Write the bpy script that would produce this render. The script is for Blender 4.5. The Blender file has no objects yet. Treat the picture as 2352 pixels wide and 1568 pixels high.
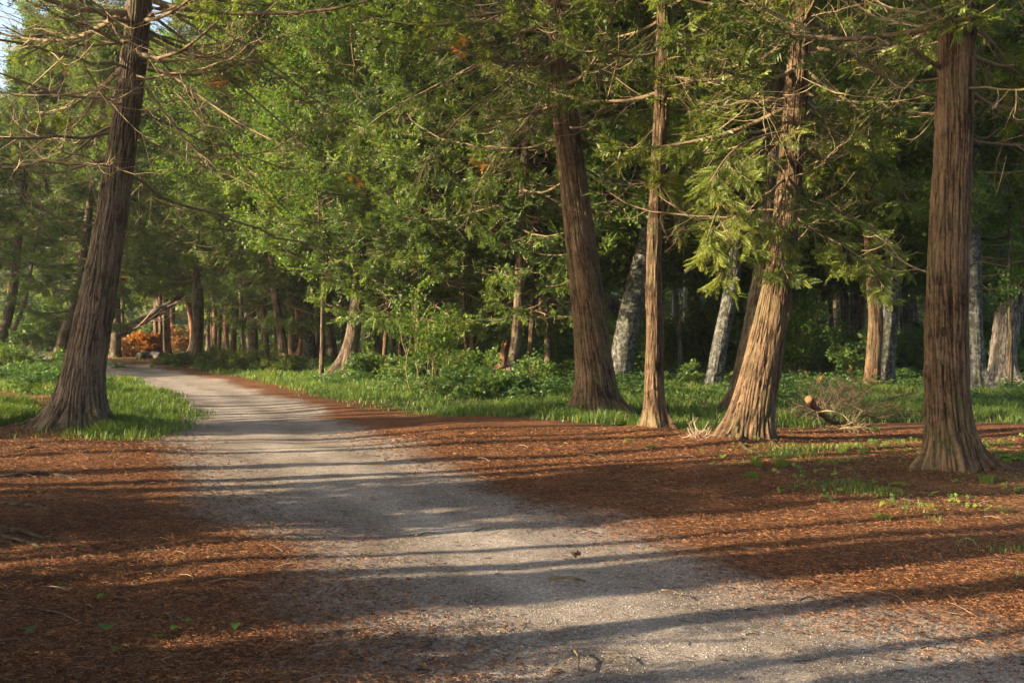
import bpy, math, time
import numpy as np
from mathutils import Vector

T0 = time.time()
SC = bpy.context.scene
COL = SC.collection

# ------------------------------------------------------------------ camera, world, sun, exposure
W_PX, F_PX = 1024.0, 995.0
K = W_PX / 2352.0                      # picture coordinates below are read off a 2352 px wide view
HOR = 755.0                            # horizon line in that view
CAM_H = 1.5
PITCH = math.atan((784.0 - HOR) * K / F_PX)

cam_d = bpy.data.cameras.new('camera')
cam_d.sensor_width = 36.0
cam_d.lens = 36.0 * F_PX / W_PX
cam_d.clip_start = 0.05
cam_d.clip_end = 3000.0
cam = bpy.data.objects.new('camera', cam_d)
COL.objects.link(cam)
cam.location = (0, 0, CAM_H)
cam.rotation_euler = (math.radians(90) - PITCH, 0, 0)
SC.camera = cam

SUN_EL = math.radians(19.5)
SUN_AZ = math.radians(18)              # direction the light travels, measured from +X towards +Y
wd = bpy.data.worlds.new('World')
SC.world = wd
wd.use_nodes = True
nt = wd.node_tree
nt.nodes.clear()
sky = nt.nodes.new('ShaderNodeTexSky')
sky.sky_type = 'NISHITA'
sky.sun_disc = False
sky.sun_elevation = SUN_EL
sky.sun_rotation = math.atan2(-math.cos(SUN_AZ), -math.sin(SUN_AZ))
sky.air_density = 1.0
sky.dust_density = 4.0
bgn = nt.nodes.new('ShaderNodeBackground')
bgn.inputs['Strength'].default_value = 0.105
out = nt.nodes.new('ShaderNodeOutputWorld')
nt.links.new(sky.outputs[0], bgn.inputs['Color'])
nt.links.new(bgn.outputs[0], out.inputs['Surface'])

sl = bpy.data.lights.new('sun', 'SUN')
sl.energy = 5.0
sl.angle = math.radians(0.5)
sl.color = (1.0, 0.79, 0.53)
sun = bpy.data.objects.new('sun', sl)
COL.objects.link(sun)
_v = Vector((math.cos(SUN_EL) * math.cos(SUN_AZ), math.cos(SUN_EL) * math.sin(SUN_AZ), -math.sin(SUN_EL)))
sun.rotation_euler = _v.to_track_quat('-Z', 'Y').to_euler()
sun.location = (-30, -14, 20)

SC.view_settings.view_transform = 'Standard'
SC.view_settings.look = 'None'
SC.view_settings.gamma = 1.0
SC.view_settings.use_curve_mapping = False
SC.view_settings.exposure = 2.08
SC.cycles.max_bounces = 7
SC.cycles.diffuse_bounces = 4
SC.cycles.glossy_bounces = 1
SC.cycles.transmission_bounces = 4
SC.cycles.transparent_max_bounces = 4
SC.cycles.use_fast_gi = False

# ------------------------------------------------------------------ picture <-> place helpers
def depth_at(py):
    return CAM_H * F_PX / (K * (py - HOR))

def at(px, py, D):
    """point at distance D (along +Y) seen at px, py"""
    return np.array([(px - 1176.0) * K / F_PX * D, D, CAM_H - (py - HOR) * K / F_PX * D])

def gp(px, py):
    p = at(px, py, depth_at(py))
    return p[0], p[1]

def pxm(w, D):
    return w * K / F_PX * D

def sstep(a, b, x):
    t = np.clip((x - a) / (b - a), 0, 1)
    return t * t * (3 - 2 * t)

# value noise -------------------------------------------------------
_tab = np.random.default_rng(7).random(4096)
def _h(i, j, k):
    n = (i * 73856093) ^ (j * 19349663) ^ (k * 83492791)
    return _tab[(n ^ (n >> 13)) & 4095]

def vnoise(x, y, z=0.0):
    x = np.asarray(x, float); y = np.asarray(y, float); z = np.asarray(z, float) + np.zeros_like(x)
    xi = np.floor(x).astype(np.int64); yi = np.floor(y).astype(np.int64); zi = np.floor(z).astype(np.int64)
    fx, fy, fz = x - xi, y - yi, z - zi
    fx = fx * fx * (3 - 2 * fx); fy = fy * fy * (3 - 2 * fy); fz = fz * fz * (3 - 2 * fz)
    r = 0
    for a in (0, 1):
        wa = fx if a else 1 - fx
        for b in (0, 1):
            wb = fy if b else 1 - fy
            for c in (0, 1):
                wc = fz if c else 1 - fz
                r = r + wa * wb * wc * _h(xi + a, yi + b, zi + c)
    return r * 2 - 1

def fbm(x, y, z=0.0, o=3):
    r, a, f = 0, 0.5, 1.0
    for i in range(o):
        r = r + a * vnoise(x * f + 17.3 * i, y * f + 5.1 * i, z * f)
        a *= 0.5; f *= 2.03
    return r

MOUNDS = [(gp(a, b)[0], gp(a, b)[1], c) for a, b, c in [(172, 985, 1.1), (1368, 950, 1.0), (1508, 985, .6), (1712, 1010, .9), (2190, 1085, .8)]]
def gz(x, y):
    """height of the forest floor"""
    x = np.asarray(x, float); y = np.asarray(y, float)
    near = np.exp(-((x + 2.6) / 2.2) ** 2 - ((y - 5.0) / 4.0) ** 2) * 0.05
    r = 0.05 * vnoise(x * 0.35, y * 0.35) + 0.025 * vnoise(x * 1.1 + 9, y * 1.1)
    far = np.clip((y - 60) / 200.0, 0, 1) * 1.2
    for mx, my, ms in MOUNDS:
        r = r + 0.07 * np.exp(-((x - mx) ** 2 + (y - my) ** 2) / ms ** 2)
    return r + near + far

# ------------------------------------------------------------------ mesh plumbing
def mesh_np(name, V, quads=None, tris=None, attrs=None, smooth=False):
    me = bpy.data.meshes.new(name)
    V = np.asarray(V, np.float32).reshape(-1, 3)
    parts, tot = [], []
    if quads is not None and len(quads):
        q = np.asarray(quads, np.int32).reshape(-1, 4); parts.append(q.ravel()); tot.append(np.full(len(q), 4, np.int32))
    if tris is not None and len(tris):
        t = np.asarray(tris, np.int32).reshape(-1, 3); parts.append(t.ravel()); tot.append(np.full(len(t), 3, np.int32))
    loops = np.concatenate(parts); tot = np.concatenate(tot)
    start = np.concatenate([[0], np.cumsum(tot)[:-1]]).astype(np.int32)
    me.vertices.add(len(V)); me.vertices.foreach_set('co', V.ravel())
    me.loops.add(len(loops)); me.loops.foreach_set('vertex_index', loops)
    me.polygons.add(len(tot)); me.polygons.foreach_set('loop_start', start)
    try:
        me.polygons.foreach_set('loop_total', tot)
    except Exception:
        pass
    if smooth:
        me.polygons.foreach_set('use_smooth', np.ones(len(tot), bool))
    for k, a in (attrs or {}).items():
        a = np.asarray(a, np.float32)
        if a.ndim == 1:
            at_ = me.attributes.new(k, 'FLOAT', 'POINT'); at_.data.foreach_set('value', a)
        else:
            at_ = me.attributes.new(k, 'FLOAT_VECTOR', 'POINT'); at_.data.foreach_set('vector', a.ravel())
    me.update(calc_edges=True)
    return me

def obj(name, me, mat=None, parent=None, loc=None):
    if mat is not None and not me.materials:
        me.materials.append(mat)
    o = bpy.data.objects.new(name, me)
    COL.objects.link(o)
    if parent is not None:
        o.parent = parent
    if loc is not None:
        o.location = loc
    return o

def thing(name, label, cat, loc=(0, 0, 0), group=None, rz=0.0):
    o = bpy.data.objects.new(name, None)
    o.empty_display_size = 0.3
    COL.objects.link(o)
    o.location = loc
    o.rotation_euler = (0, 0, rz)
    return tag(o, label, cat, group)

def tag(o, label, cat=None, group=None, kind=None):
    if label: o['label'] = label
    if cat: o['category'] = cat
    if group: o['group'] = group
    if kind: o['kind'] = kind
    return o

class Geo:
    """collects pieces of geometry that become ONE mesh"""
    def __init__(s):
        s.V, s.Q, s.T, s.A, s.n = [], [], [], [], 0
    def add(s, V, Q=None, T=None, A=0.5):
        V = np.asarray(V).reshape(-1, 3)
        s.V.append(V)
        if Q is not None and len(Q): s.Q.append(np.asarray(Q).reshape(-1, 4) + s.n)
        if T is not None and len(T): s.T.append(np.asarray(T).reshape(-1, 3) + s.n)
        s.A.append(np.broadcast_to(np.asarray(A, float), (len(V),)) if np.ndim(A) < 2 else A)
        s.n += len(V)
        return s
    def mesh(s, name, smooth=False):
        return mesh_np(name, np.concatenate(s.V), np.concatenate(s.Q) if s.Q else None,
                       np.concatenate(s.T) if s.T else None, {'tint': np.concatenate(s.A)}, smooth)

def norm(a):
    return a / np.maximum(np.linalg.norm(a, axis=-1, keepdims=True), 1e-9)

def tubes(P, R, sides, cap=True):
    """P [B,N,3] polylines, R [B,N] radii"""
    P = np.asarray(P, float); R = np.asarray(R, float)
    B, N, _ = P.shape
    t = norm(np.gradient(P, axis=1))
    ref = np.array([0.23, 0.31, 0.92])
    mean = norm(P[:, -1] - P[:, 0])
    refs = np.where((np.abs(mean @ ref) > 0.85)[:, None], np.array([0.95, -0.2, 0.1]), ref)[:, None, :]
    u = norm(np.cross(t, refs)); v = np.cross(t, u)
    a = np.arange(sides) * 2 * np.pi / sides
    ring = u[:, :, None, :] * np.cos(a)[None, None, :, None] + v[:, :, None, :] * np.sin(a)[None, None, :, None]
    V = P[:, :, None, :] + ring * R[:, :, None, None]
    idx = np.arange(B * N * sides).reshape(B, N, sides)
    a0 = idx[:, :-1, :]; a1 = np.roll(a0, -1, axis=2); b0 = idx[:, 1:, :]; b1 = np.roll(b0, -1, axis=2)
    Q = np.stack([a0, a1, b1, b0], -1).reshape(-1, 4)
    return V.reshape(-1, 3), Q

def resample(pts, n):
    pts = np.asarray(pts, float)
    d = np.concatenate([[0], np.cumsum(np.linalg.norm(np.diff(pts, axis=0), axis=1))])
    s = np.linspace(0, d[-1], n * 6)
    q = np.stack([np.interp(s, d, pts[:, k]) for k in range(3)], 1)
    m = max(3, n)
    ker = np.ones(m) / m
    pad = np.concatenate([2 * q[0] - q[m:0:-1], q, 2 * q[-1] - q[-2:-m - 2:-1]])
    q2 = np.stack([np.convolve(pad[:, k], ker, 'same') for k in range(3)], 1)[m:-m]
    q2[0] = q[0]; q2[-1] = q[-1]
    return q2[np.linspace(0, len(q2) - 1, n).round().astype(int)]

# ------------------------------------------------------------------ materials
def new_mat(name):
    m = bpy.data.materials.new(name)
    m.use_nodes = True
    m.node_tree.nodes.clear()
    return m, m.node_tree.nodes, m.node_tree.links

def ramp(n, stops, interp='LINEAR'):
    r = n.new('ShaderNodeValToRGB')
    r.color_ramp.interpolation = interp
    el = r.color_ramp.elements
    while len(el) > 1: el.remove(el[-1])
    el[0].position = stops[0][0]; el[0].color = (*stops[0][1], 1)
    for p, c in stops[1:]:
        e = el.new(p); e.color = (*c, 1)
    return r

def math_n(n, l, op, a, b=None, c=None):
    m = n.new('ShaderNodeMath'); m.operation = op
    for i, x in enumerate((a, b, c)):
        if x is None: continue
        if isinstance(x, (int, float)): m.inputs[i].default_value = x
        else: l.new(x, m.inputs[i])
    return m.outputs[0]

def noise_n(n, l, vec, scale, detail=4, rough=0.55, dist=0.0):
    t = n.new('ShaderNodeTexNoise')
    t.inputs['Scale'].default_value = scale
    t.inputs['Detail'].default_value = detail
    t.inputs['Roughness'].default_value = rough
    t.inputs['Distortion'].default_value = dist
    if vec is not None: l.new(vec, t.inputs['Vector'])
    return t.outputs['Fac']

def mixc(n, l, fac, a, b, mode='MIX'):
    m = n.new('ShaderNodeMix'); m.data_type = 'RGBA'; m.blend_type = mode
    for s, x in ((m.inputs[0], fac), (m.inputs[6], a), (m.inputs[7], b)):
        if isinstance(x, (int, float)): s.default_value = x
        elif isinstance(x, tuple): s.default_value = (*x, 1)
        else: l.new(x, s)
    return m.outputs[2]

def leaf_mat(name, stops, trans=0.45, gloss=0.018, patch=0.9):
    m, n, l = new_mat(name)
    a = n.new('ShaderNodeAttribute'); a.attribute_name = 'tint'
    geo = n.new('ShaderNodeNewGeometry')
    nz = noise_n(n, l, geo.outputs['Position'], patch, 2)
    f = math_n(n, l, 'MULTIPLY_ADD', nz, 0.55, -0.275)
    f = math_n(n, l, 'ADD', a.outputs['Fac'], f)
    r = ramp(n, stops); l.new(f, r.inputs[0])
    d = n.new('ShaderNodeBsdfDiffuse'); l.new(r.outputs[0], d.inputs['Color'])
    t = n.new('ShaderNodeBsdfTranslucent')
    tc = mixc(n, l, 1.0, r.outputs[0], (1.25, 1.25, 0.55), 'MULTIPLY')
    l.new(tc, t.inputs['Color'])
    mx = n.new('ShaderNodeMixShader'); mx.inputs[0].default_value = trans
    l.new(d.outputs[0], mx.inputs[1]); l.new(t.outputs[0], mx.inputs[2])
    g = n.new('ShaderNodeBsdfGlossy'); g.inputs['Roughness'].default_value = 0.45
    g.inputs['Color'].default_value = (0.9, 0.95, 0.9, 1)
    m2 = n.new('ShaderNodeMixShader'); m2.inputs[0].default_value = gloss
    l.new(mx.outputs[0], m2.inputs[1]); l.new(g.outputs[0], m2.inputs[2])
    o = n.new('ShaderNodeOutputMaterial'); l.new(m2.outputs[0], o.inputs['Surface'])
    return m

M_CEDAR = leaf_mat('cedar_foliage', [(0.0, (0.042, 0.062, 0.018)), (0.35, (0.082, 0.122, 0.026)), (0.65, (0.145, 0.188, 0.034)),
                                     (0.86, (0.17, 0.205, 0.035)), (0.95, (0.22, 0.19, 0.035)), (1.0, (0.32, 0.14, 0.03))])
M_FARCEDAR = leaf_mat('far_cedar_foliage', [(0.0, (0.034, 0.060, 0.024)), (0.4, (0.076, 0.124, 0.032)), (0.75, (0.14, 0.195, 0.036)),
                                            (0.95, (0.14, 0.22, 0.04)), (1.0, (0.30, 0.14, 0.02))])
M_MAPLE = leaf_mat('broad_leaves', [(0.0, (0.050, 0.10, 0.030)), (0.5, (0.090, 0.165, 0.032)), (0.9, (0.16, 0.24, 0.035)), (1.0, (0.26, 0.24, 0.03))], trans=0.5)
M_SHRUB = leaf_mat('shrub_leaves', [(0.0, (0.040, 0.085, 0.035)), (0.5, (0.078, 0.145, 0.042)), (0.9, (0.14, 0.21, 0.04)), (1.0, (0.2, 0.22, 0.04))], trans=0.42)
M_GRASS = leaf_mat('grass_blades', [(0.0, (0.042, 0.082, 0.022)), (0.5, (0.080, 0.14, 0.03)), (0.9, (0.14, 0.22, 0.035)), (1.0, (0.26, 0.24, 0.07))], trans=0.45, patch=0.6)
M_RUST = leaf_mat('dead_orange_leaves', [(0.0, (0.16, 0.05, 0.015)), (0.6, (0.28, 0.10, 0.025)), (1.0, (0.38, 0.19, 0.04))], trans=0.45)
M_DRY = leaf_mat('dry_tan_sprays', [(0.0, (0.14, 0.07, 0.035)), (0.6, (0.26, 0.13, 0.06)), (1.0, (0.36, 0.22, 0.1))], trans=0.2)

def bark_mat(name, dark, mid, light, moss=0.0, patches=None, bump=0.6, fine=1.0, groove=0.45):
    m, n, l = new_mat(name)
    a = n.new('ShaderNodeAttribute'); a.attribute_name = 'barkco'
    t = n.new('ShaderNodeAttribute'); t.attribute_name = 'tint'
    geo = n.new('ShaderNodeNewGeometry')
    f1 = noise_n(n, l, a.outputs['Vector'], 42 * fine, 5, 0.62, 0.3)
    f2 = noise_n(n, l, a.outputs['Vector'], 110 * fine, 3, 0.6)
    big = noise_n(n, l, geo.outputs['Position'], 1.7, 6, 0.7)
    s = math_n(n, l, 'MULTIPLY_ADD', f1, 0.6, 0.0)
    s = math_n(n, l, 'MULTIPLY_ADD', f2, 0.4, s)
    s = math_n(n, l, 'MULTIPLY_ADD', t.outputs['Fac'], groove, s)
    STOPS = (0.30, 0.5, 0.72)
    s = math_n(n, l, 'ADD', s, -groove * 0.5)
    s2 = math_n(n, l, 'MULTIPLY_ADD', big, 0.8, math_n(n, l, 'ADD', s, -0.40))
    r = ramp(n, [(STOPS[0], dark), (STOPS[1], mid), (STOPS[2], light)])
    l.new(s2, r.inputs[0])
    c = r.outputs[0]
    if patches:
        pn = noise_n(n, l, geo.outputs['Position'], 9.0, 6, 0.75)
        pr = ramp(n, [(0.49, (0, 0, 0)), (0.56, (1, 1, 1))]); l.new(pn, pr.inputs[0])
        pc = ramp(n, [(0.3, tuple(x * 0.6 for x in patches)), (0.7, patches)]); l.new(f2, pc.inputs[0])
        c = mixc(n, l, pr.outputs[0], c, pc.outputs[0])
    if moss > 0:
        mn = noise_n(n, l, geo.outputs['Position'], 3.1, 5, 0.65)
        mr = ramp(n, [(0.5, (0, 0, 0)), (0.75, (moss, moss, moss))]); l.new(mn, mr.inputs[0])
        c = mixc(n, l, mr.outputs[0], c, (0.10, 0.13, 0.045))
    b = n.new('ShaderNodeBump'); b.inputs['Strength'].default_value = bump; b.inputs['Distance'].default_value = 0.03
    l.new(s, b.inputs['Height'])
    p = n.new('ShaderNodeBsdfPrincipled')
    l.new(c, p.inputs['Base Color']); p.inputs['Roughness'].default_value = 0.9
    p.inputs['Specular IOR Level'].default_value = 0.15
    l.new(b.outputs[0], p.inputs['Normal'])
    o = n.new('ShaderNodeOutputMaterial'); l.new(p.outputs[0], o.inputs['Surface'])
    return m

M_BARK = bark_mat('cedar_bark', (0.015, 0.010, 0.006), (0.075, 0.047, 0.028), (0.165, 0.112, 0.068), moss=0.4, groove=0.6, bump=1.0, fine=1.3)
M_BARK2 = bark_mat('grey_cedar_bark', (0.016, 0.011, 0.007), (0.072, 0.052, 0.036), (0.155, 0.122, 0.09), moss=0.4, groove=0.6, bump=1.0, fine=1.3)
M_RED = bark_mat('red_sunlit_bark', (0.03, 0.015, 0.01), (0.12, 0.058, 0.034), (0.22, 0.125, 0.075), groove=0.7)  # sunlight painted in as redder, lighter bark; also plain red wood and bark
M_LICH = bark_mat('lichen_bark', (0.012, 0.012, 0.010), (0.034, 0.032, 0.027), (0.062, 0.06, 0.052), moss=0.25, patches=(0.15, 0.157, 0.145), fine=0.6)
M_SNAG = bark_mat('weathered_wood', (0.025, 0.021, 0.019), (0.09, 0.078, 0.068), (0.22, 0.195, 0.17), fine=0.8, bump=0.9)

def twig_mat(name, c1, c2):
    m, n, l = new_mat(name)
    t = n.new('ShaderNodeAttribute'); t.attribute_name = 'tint'
    geo = n.new('ShaderNodeNewGeometry')
    nz = noise_n(n, l, geo.outputs['Position'], 30, 3)
    f = math_n(n, l, 'MULTIPLY_ADD', nz, 0.6, math_n(n, l, 'MULTIPLY_ADD', t.outputs['Fac'], 0.8, -0.3))
    r = ramp(n, [(0.1, c1), (0.8, c2)]); l.new(f, r.inputs[0])
    p = n.new('ShaderNodeBsdfPrincipled'); p.inputs['Roughness'].default_value = 0.85
    p.inputs['Specular IOR Level'].default_value = 0.2
    l.new(r.outputs[0], p.inputs['Base Color'])
    o = n.new('ShaderNodeOutputMaterial'); l.new(p.outputs[0], o.inputs['Surface'])
    return m
M_TWIG = twig_mat('twigs', (0.05, 0.036, 0.022), (0.27, 0.21, 0.12))
M_DARKT = twig_mat('dark_twigs', (0.025, 0.018, 0.012), (0.12, 0.085, 0.055))
M_PALE = twig_mat('pale_twigs', (0.16, 0.11, 0.07), (0.42, 0.33, 0.24))
M_CUT = twig_mat('cut_wood', (0.11, 0.06, 0.028), (0.20, 0.115, 0.052))

def floor_mat(name):
    m, n, l = new_mat(name)
    geo = n.new('ShaderNodeNewGeometry'); P = geo.outputs['Position']
    ag = n.new('ShaderNodeAttribute'); ag.attribute_name = 'gravel'
    agr = n.new('ShaderNodeAttribute'); agr.attribute_name = 'green'
    n1 = noise_n(n, l, P, 70, 5, 0.75)
    n2 = noise_n(n, l, P, 3.5, 5, 0.65)
    n3 = noise_n(n, l, P, 14, 4, 0.6)
    n4 = noise_n(n, l, P, 190, 2, 0.6)
    # cedar litter
    big1 = noise_n(n, l, P, 1.3, 4, 0.65)
    r1 = ramp(n, [(0.30, (0.018, 0.009, 0.006)), (0.50, (0.094, 0.039, 0.017)), (0.64, (0.20, 0.090, 0.037)), (0.80, (0.34, 0.175, 0.08))])
    l.new(math_n(n, l, 'MULTIPLY_ADD', n3, 0.35, math_n(n, l, 'MULTIPLY_ADD', n1, 0.68, math_n(n, l, 'MULTIPLY_ADD', big1, 0.4, -0.2))), r1.inputs[0])
    # humus / mossy soil where green
    r2 = ramp(n, [(0.3, (0.022, 0.026, 0.012)), (0.7, (0.070, 0.085, 0.028))]); l.new(n1, r2.inputs[0])
    gf = math_n(n, l, 'ADD', agr.outputs['Fac'], math_n(n, l, 'MULTIPLY_ADD', n3, 0.9, -0.45))
    gr = ramp(n, [(0.35, (0, 0, 0)), (0.65, (1, 1, 1))]); l.new(gf, gr.inputs[0])
    c = mixc(n, l, gr.outputs[0], r1.outputs[0], r2.outputs[0])
    # crushed stone
    vor = n.new('ShaderNodeTexVoronoi'); vor.inputs['Scale'].default_value = 85; l.new(P, vor.inputs['Vector'])
    vs = n.new('ShaderNodeSeparateColor'); l.new(vor.outputs['Color'], vs.inputs[0])
    g1 = math_n(n, l, 'MULTIPLY_ADD', vs.outputs[0], 0.35, math_n(n, l, 'MULTIPLY_ADD', n2, 0.45, math_n(n, l, 'MULTIPLY', n4, 0.3)))
    big3 = noise_n(n, l, P, 0.9, 3, 0.6)
    g1 = math_n(n, l, 'ADD', g1, math_n(n, l, 'MULTIPLY_ADD', big3, 0.34, -0.17))
    aw = n.new('ShaderNodeAttribute'); aw.attribute_name = 'wear'
    g1 = math_n(n, l, 'ADD', g1, math_n(n, l, 'MULTIPLY', aw.outputs['Fac'], 0.11))
    r3 = ramp(n, [(0.22, (0.075, 0.061, 0.050)), (0.5, (0.178, 0.153, 0.128)), (0.70, (0.275, 0.242, 0.208)), (0.86, (0.44, 0.40, 0.35))])
    l.new(g1, r3.inputs[0])
    # fallen bits lying on the stone
    bits = ramp(n, [(0.60, (0, 0, 0)), (0.68, (1, 1, 1))]); l.new(noise_n(n, l, P, 38, 3, 0.7, 0.8), bits.inputs[0])
    stone = mixc(n, l, math_n(n, l, 'MULTIPLY', bits.outputs[0], 0.45), r3.outputs[0], (0.13, 0.07, 0.045))
    ff = math_n(n, l, 'ADD', ag.outputs['Fac'], math_n(n, l, 'MULTIPLY_ADD', n3, 0.7, math_n(n, l, 'MULTIPLY_ADD', n1, 0.5, -0.6)))
    fr = ramp(n, [(0.30, (0, 0, 0)), (0.70, (1, 1, 1))]); l.new(ff, fr.inputs[0])
    c = mixc(n, l, fr.outputs[0], c, stone)
    h = math_n(n, l, 'ADD', math_n(n, l, 'MULTIPLY', n1, 1.0), math_n(n, l, 'MULTIPLY_ADD', n3, 0.9, math_n(n, l, 'MULTIPLY', vor.outputs['Distance'], 0.5)))
    b = n.new('ShaderNodeBump'); b.inputs['Strength'].default_value = 0.75; b.inputs['Distance'].default_value = 0.022
    l.new(h, b.inputs['Height'])
    p = n.new('ShaderNodeBsdfPrincipled'); p.inputs['Roughness'].default_value = 0.95
    p.inputs['Specular IOR Level'].default_value = 0.12
    l.new(c, p.inputs['Base Color']); l.new(b.outputs[0], p.inputs['Normal'])
    o = n.new('ShaderNodeOutputMaterial'); l.new(p.outputs[0], o.inputs['Surface'])
    return m
M_FLOOR = floor_mat('forest_floor')

# ------------------------------------------------------------------ zones on the floor
def poly_sd(poly, X, Y):
    """signed distance, negative inside"""
    poly = np.asarray(poly, float)
    d = np.full(X.shape, 1e9); inside = np.zeros(X.shape, bool)
    for i in range(len(poly)):
        ax, ay = poly[i]; bx, by = poly[(i + 1) % len(poly)]
        ex, ey = bx - ax, by - ay
        t = np.clip(((X - ax) * ex + (Y - ay) * ey) / (ex * ex + ey * ey + 1e-12), 0, 1)
        d = np.minimum(d, np.hypot(X - ax - t * ex, Y - ay - t * ey))
        c = ((ay > Y) != (by > Y)) & (X < ex * (Y - ay) / (ey + (1e-12 if ey == 0 else 0)) + ax)
        inside ^= c
    return np.where(inside, -d, d)

L_EDGE = [(1020, 1568), (900, 1430), (800, 1350), (680, 1250), (580, 1170), (500, 1110), (440, 1050), (392, 1000), (372, 955),
          (360, 915), (305, 884), (235, 858), (170, 847), (60, 843), (0, 842)]
R_EDGE = [(0, 818), (100, 821), (230, 828), (300, 838), (400, 852), (500, 874), (640, 915), (760, 965), (880, 1012), (1000, 1062),
          (1130, 1112), (1300, 1180), (1500, 1245), (1750, 1330), (1960, 1400), (2150, 1450), (2352, 1510)]
PATH = [(3.5, -6), (0.6, -2), (-0.9, 1.8)] + [gp(*p) for p in L_EDGE] + [(-60, 36.5), (-60, 46)] + [gp(*p) for p in R_EDGE] + [(4.6, 3.0), (9, -1), (9, -6)]
GRASS_R = [gp(*p) for p in [(420, 850), (560, 862), (680, 886), (760, 912), (900, 938), (1080, 957), (1260, 964), (1400, 972),
                            (1560, 985), (1650, 972), (1790, 972), (2000, 965), (2150, 962), (2420, 970)]] + \
          [(22, 14.5), (30, 24), (26, 36), (10, 40), (-2, 38), (-7, 37)]
GRASS_L = [gp(*p) for p in [(235, 872), (300, 890), (350, 915), (366, 955), (350, 985), (285, 1000), (225, 985), (205, 930)]]
GRASS_L2 = [gp(*p) for p in [(-60, 862), (60, 866), (130, 880), (215, 880), (200, 905), (100, 900), (-60, 895)]]
GRASS_L3 = [gp(*p) for p in [(-80, 925), (60, 930), (95, 945), (60, 968), (0, 978), (-80, 985)]]
MOSS_R = [gp(*p) for p in [(1700, 1040), (2080, 1010), (2352, 1010), (2500, 1060), (2500, 1330), (2352, 1250), (2150, 1180), (1850, 1120)]]

def grow_green(X, Y):
    g = 0.85 * sstep(0.45, -0.35, poly_sd(GRASS_R, X, Y))
    for q in (GRASS_L, GRASS_L2, GRASS_L3):
        g = np.maximum(g, 0.8 * sstep(0.3, -0.2, poly_sd(q, X, Y)))
    g = np.maximum(g, 0.42 * sstep(0.4, -0.5, poly_sd(MOSS_R, X, Y)))
    far = sstep(46, 60, Y) * 0.6
    right_wood = sstep(22, 28, Y) * sstep(-2, 6, X) * 0.6
    return np.maximum.reduce([g, far, right_wood])

def build_floor():
    ys = [-30.0]
    while ys[-1] < 900:
        y = ys[-1]
        ys.append(y + (0.06 * max(1.0, y / 4.5) if y > 2.8 else (0.25 if y > -3 else 1.5)))
    ys = np.array(ys)
    xs = [0.0]
    while xs[-1] < 800:
        x = xs[-1]
        xs.append(x + (0.07 if x < 3.2 else 0.07 + (x - 3.2) * 0.028))
    xs = np.array(xs)
    xs = np.concatenate([-xs[:0:-1], xs])
    X, Y = np.meshgrid(xs, ys)
    Z = gz(X, Y) + 0.012 * fbm(X * 6, Y * 6) * (np.abs(X) < 15)
    sd = poly_sd(PATH, X, Y)
    Z = Z - 0.02 * sstep(0.5, -0.6, sd)
    gravel = sstep(0.85, -0.75, sd - 0.12 + 0.3 * vnoise(X * 0.8, Y * 0.6) + .12 * vnoise(X * 2.5, Y * 2.1))
    green = grow_green(X, Y) * (1 - gravel)
    wn = .25 * vnoise(X * .5, Y * .5)
    wear = -.9 * np.exp(-((sd + .75 + wn) / .22) ** 2) + .6 * np.exp(-((sd + 1.15 + wn) / .2) ** 2) + .5 * vnoise(X * 1.6, Y * 1.1)
    ny, nx = X.shape
    idx = np.arange(ny * nx).reshape(ny, nx)
    Q = np.stack([idx[:-1, :-1], idx[:-1, 1:], idx[1:, 1:], idx[1:, :-1]], -1).reshape(-1, 4)
    V = np.stack([X, Y, Z], -1).reshape(-1, 3)
    onp = (sd.ravel()[Q].mean(1) < 0)
    for nm, sel, lab in (('ground', ~onp, None), ('path', onp, None)):
        q = Q[sel]
        used, inv = np.unique(q.ravel(), return_inverse=True)
        me = mesh_np(nm, V[used], inv.reshape(-1, 4), None, {'wear': wear.ravel()[used], 'gravel': gravel.ravel()[used], 'green': green.ravel()[used]}, True)
        o = obj(nm, me, M_FLOOR)
        o['kind'] = 'structure'
build_floor()
print('floor', round(time.time() - T0, 1))

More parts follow.
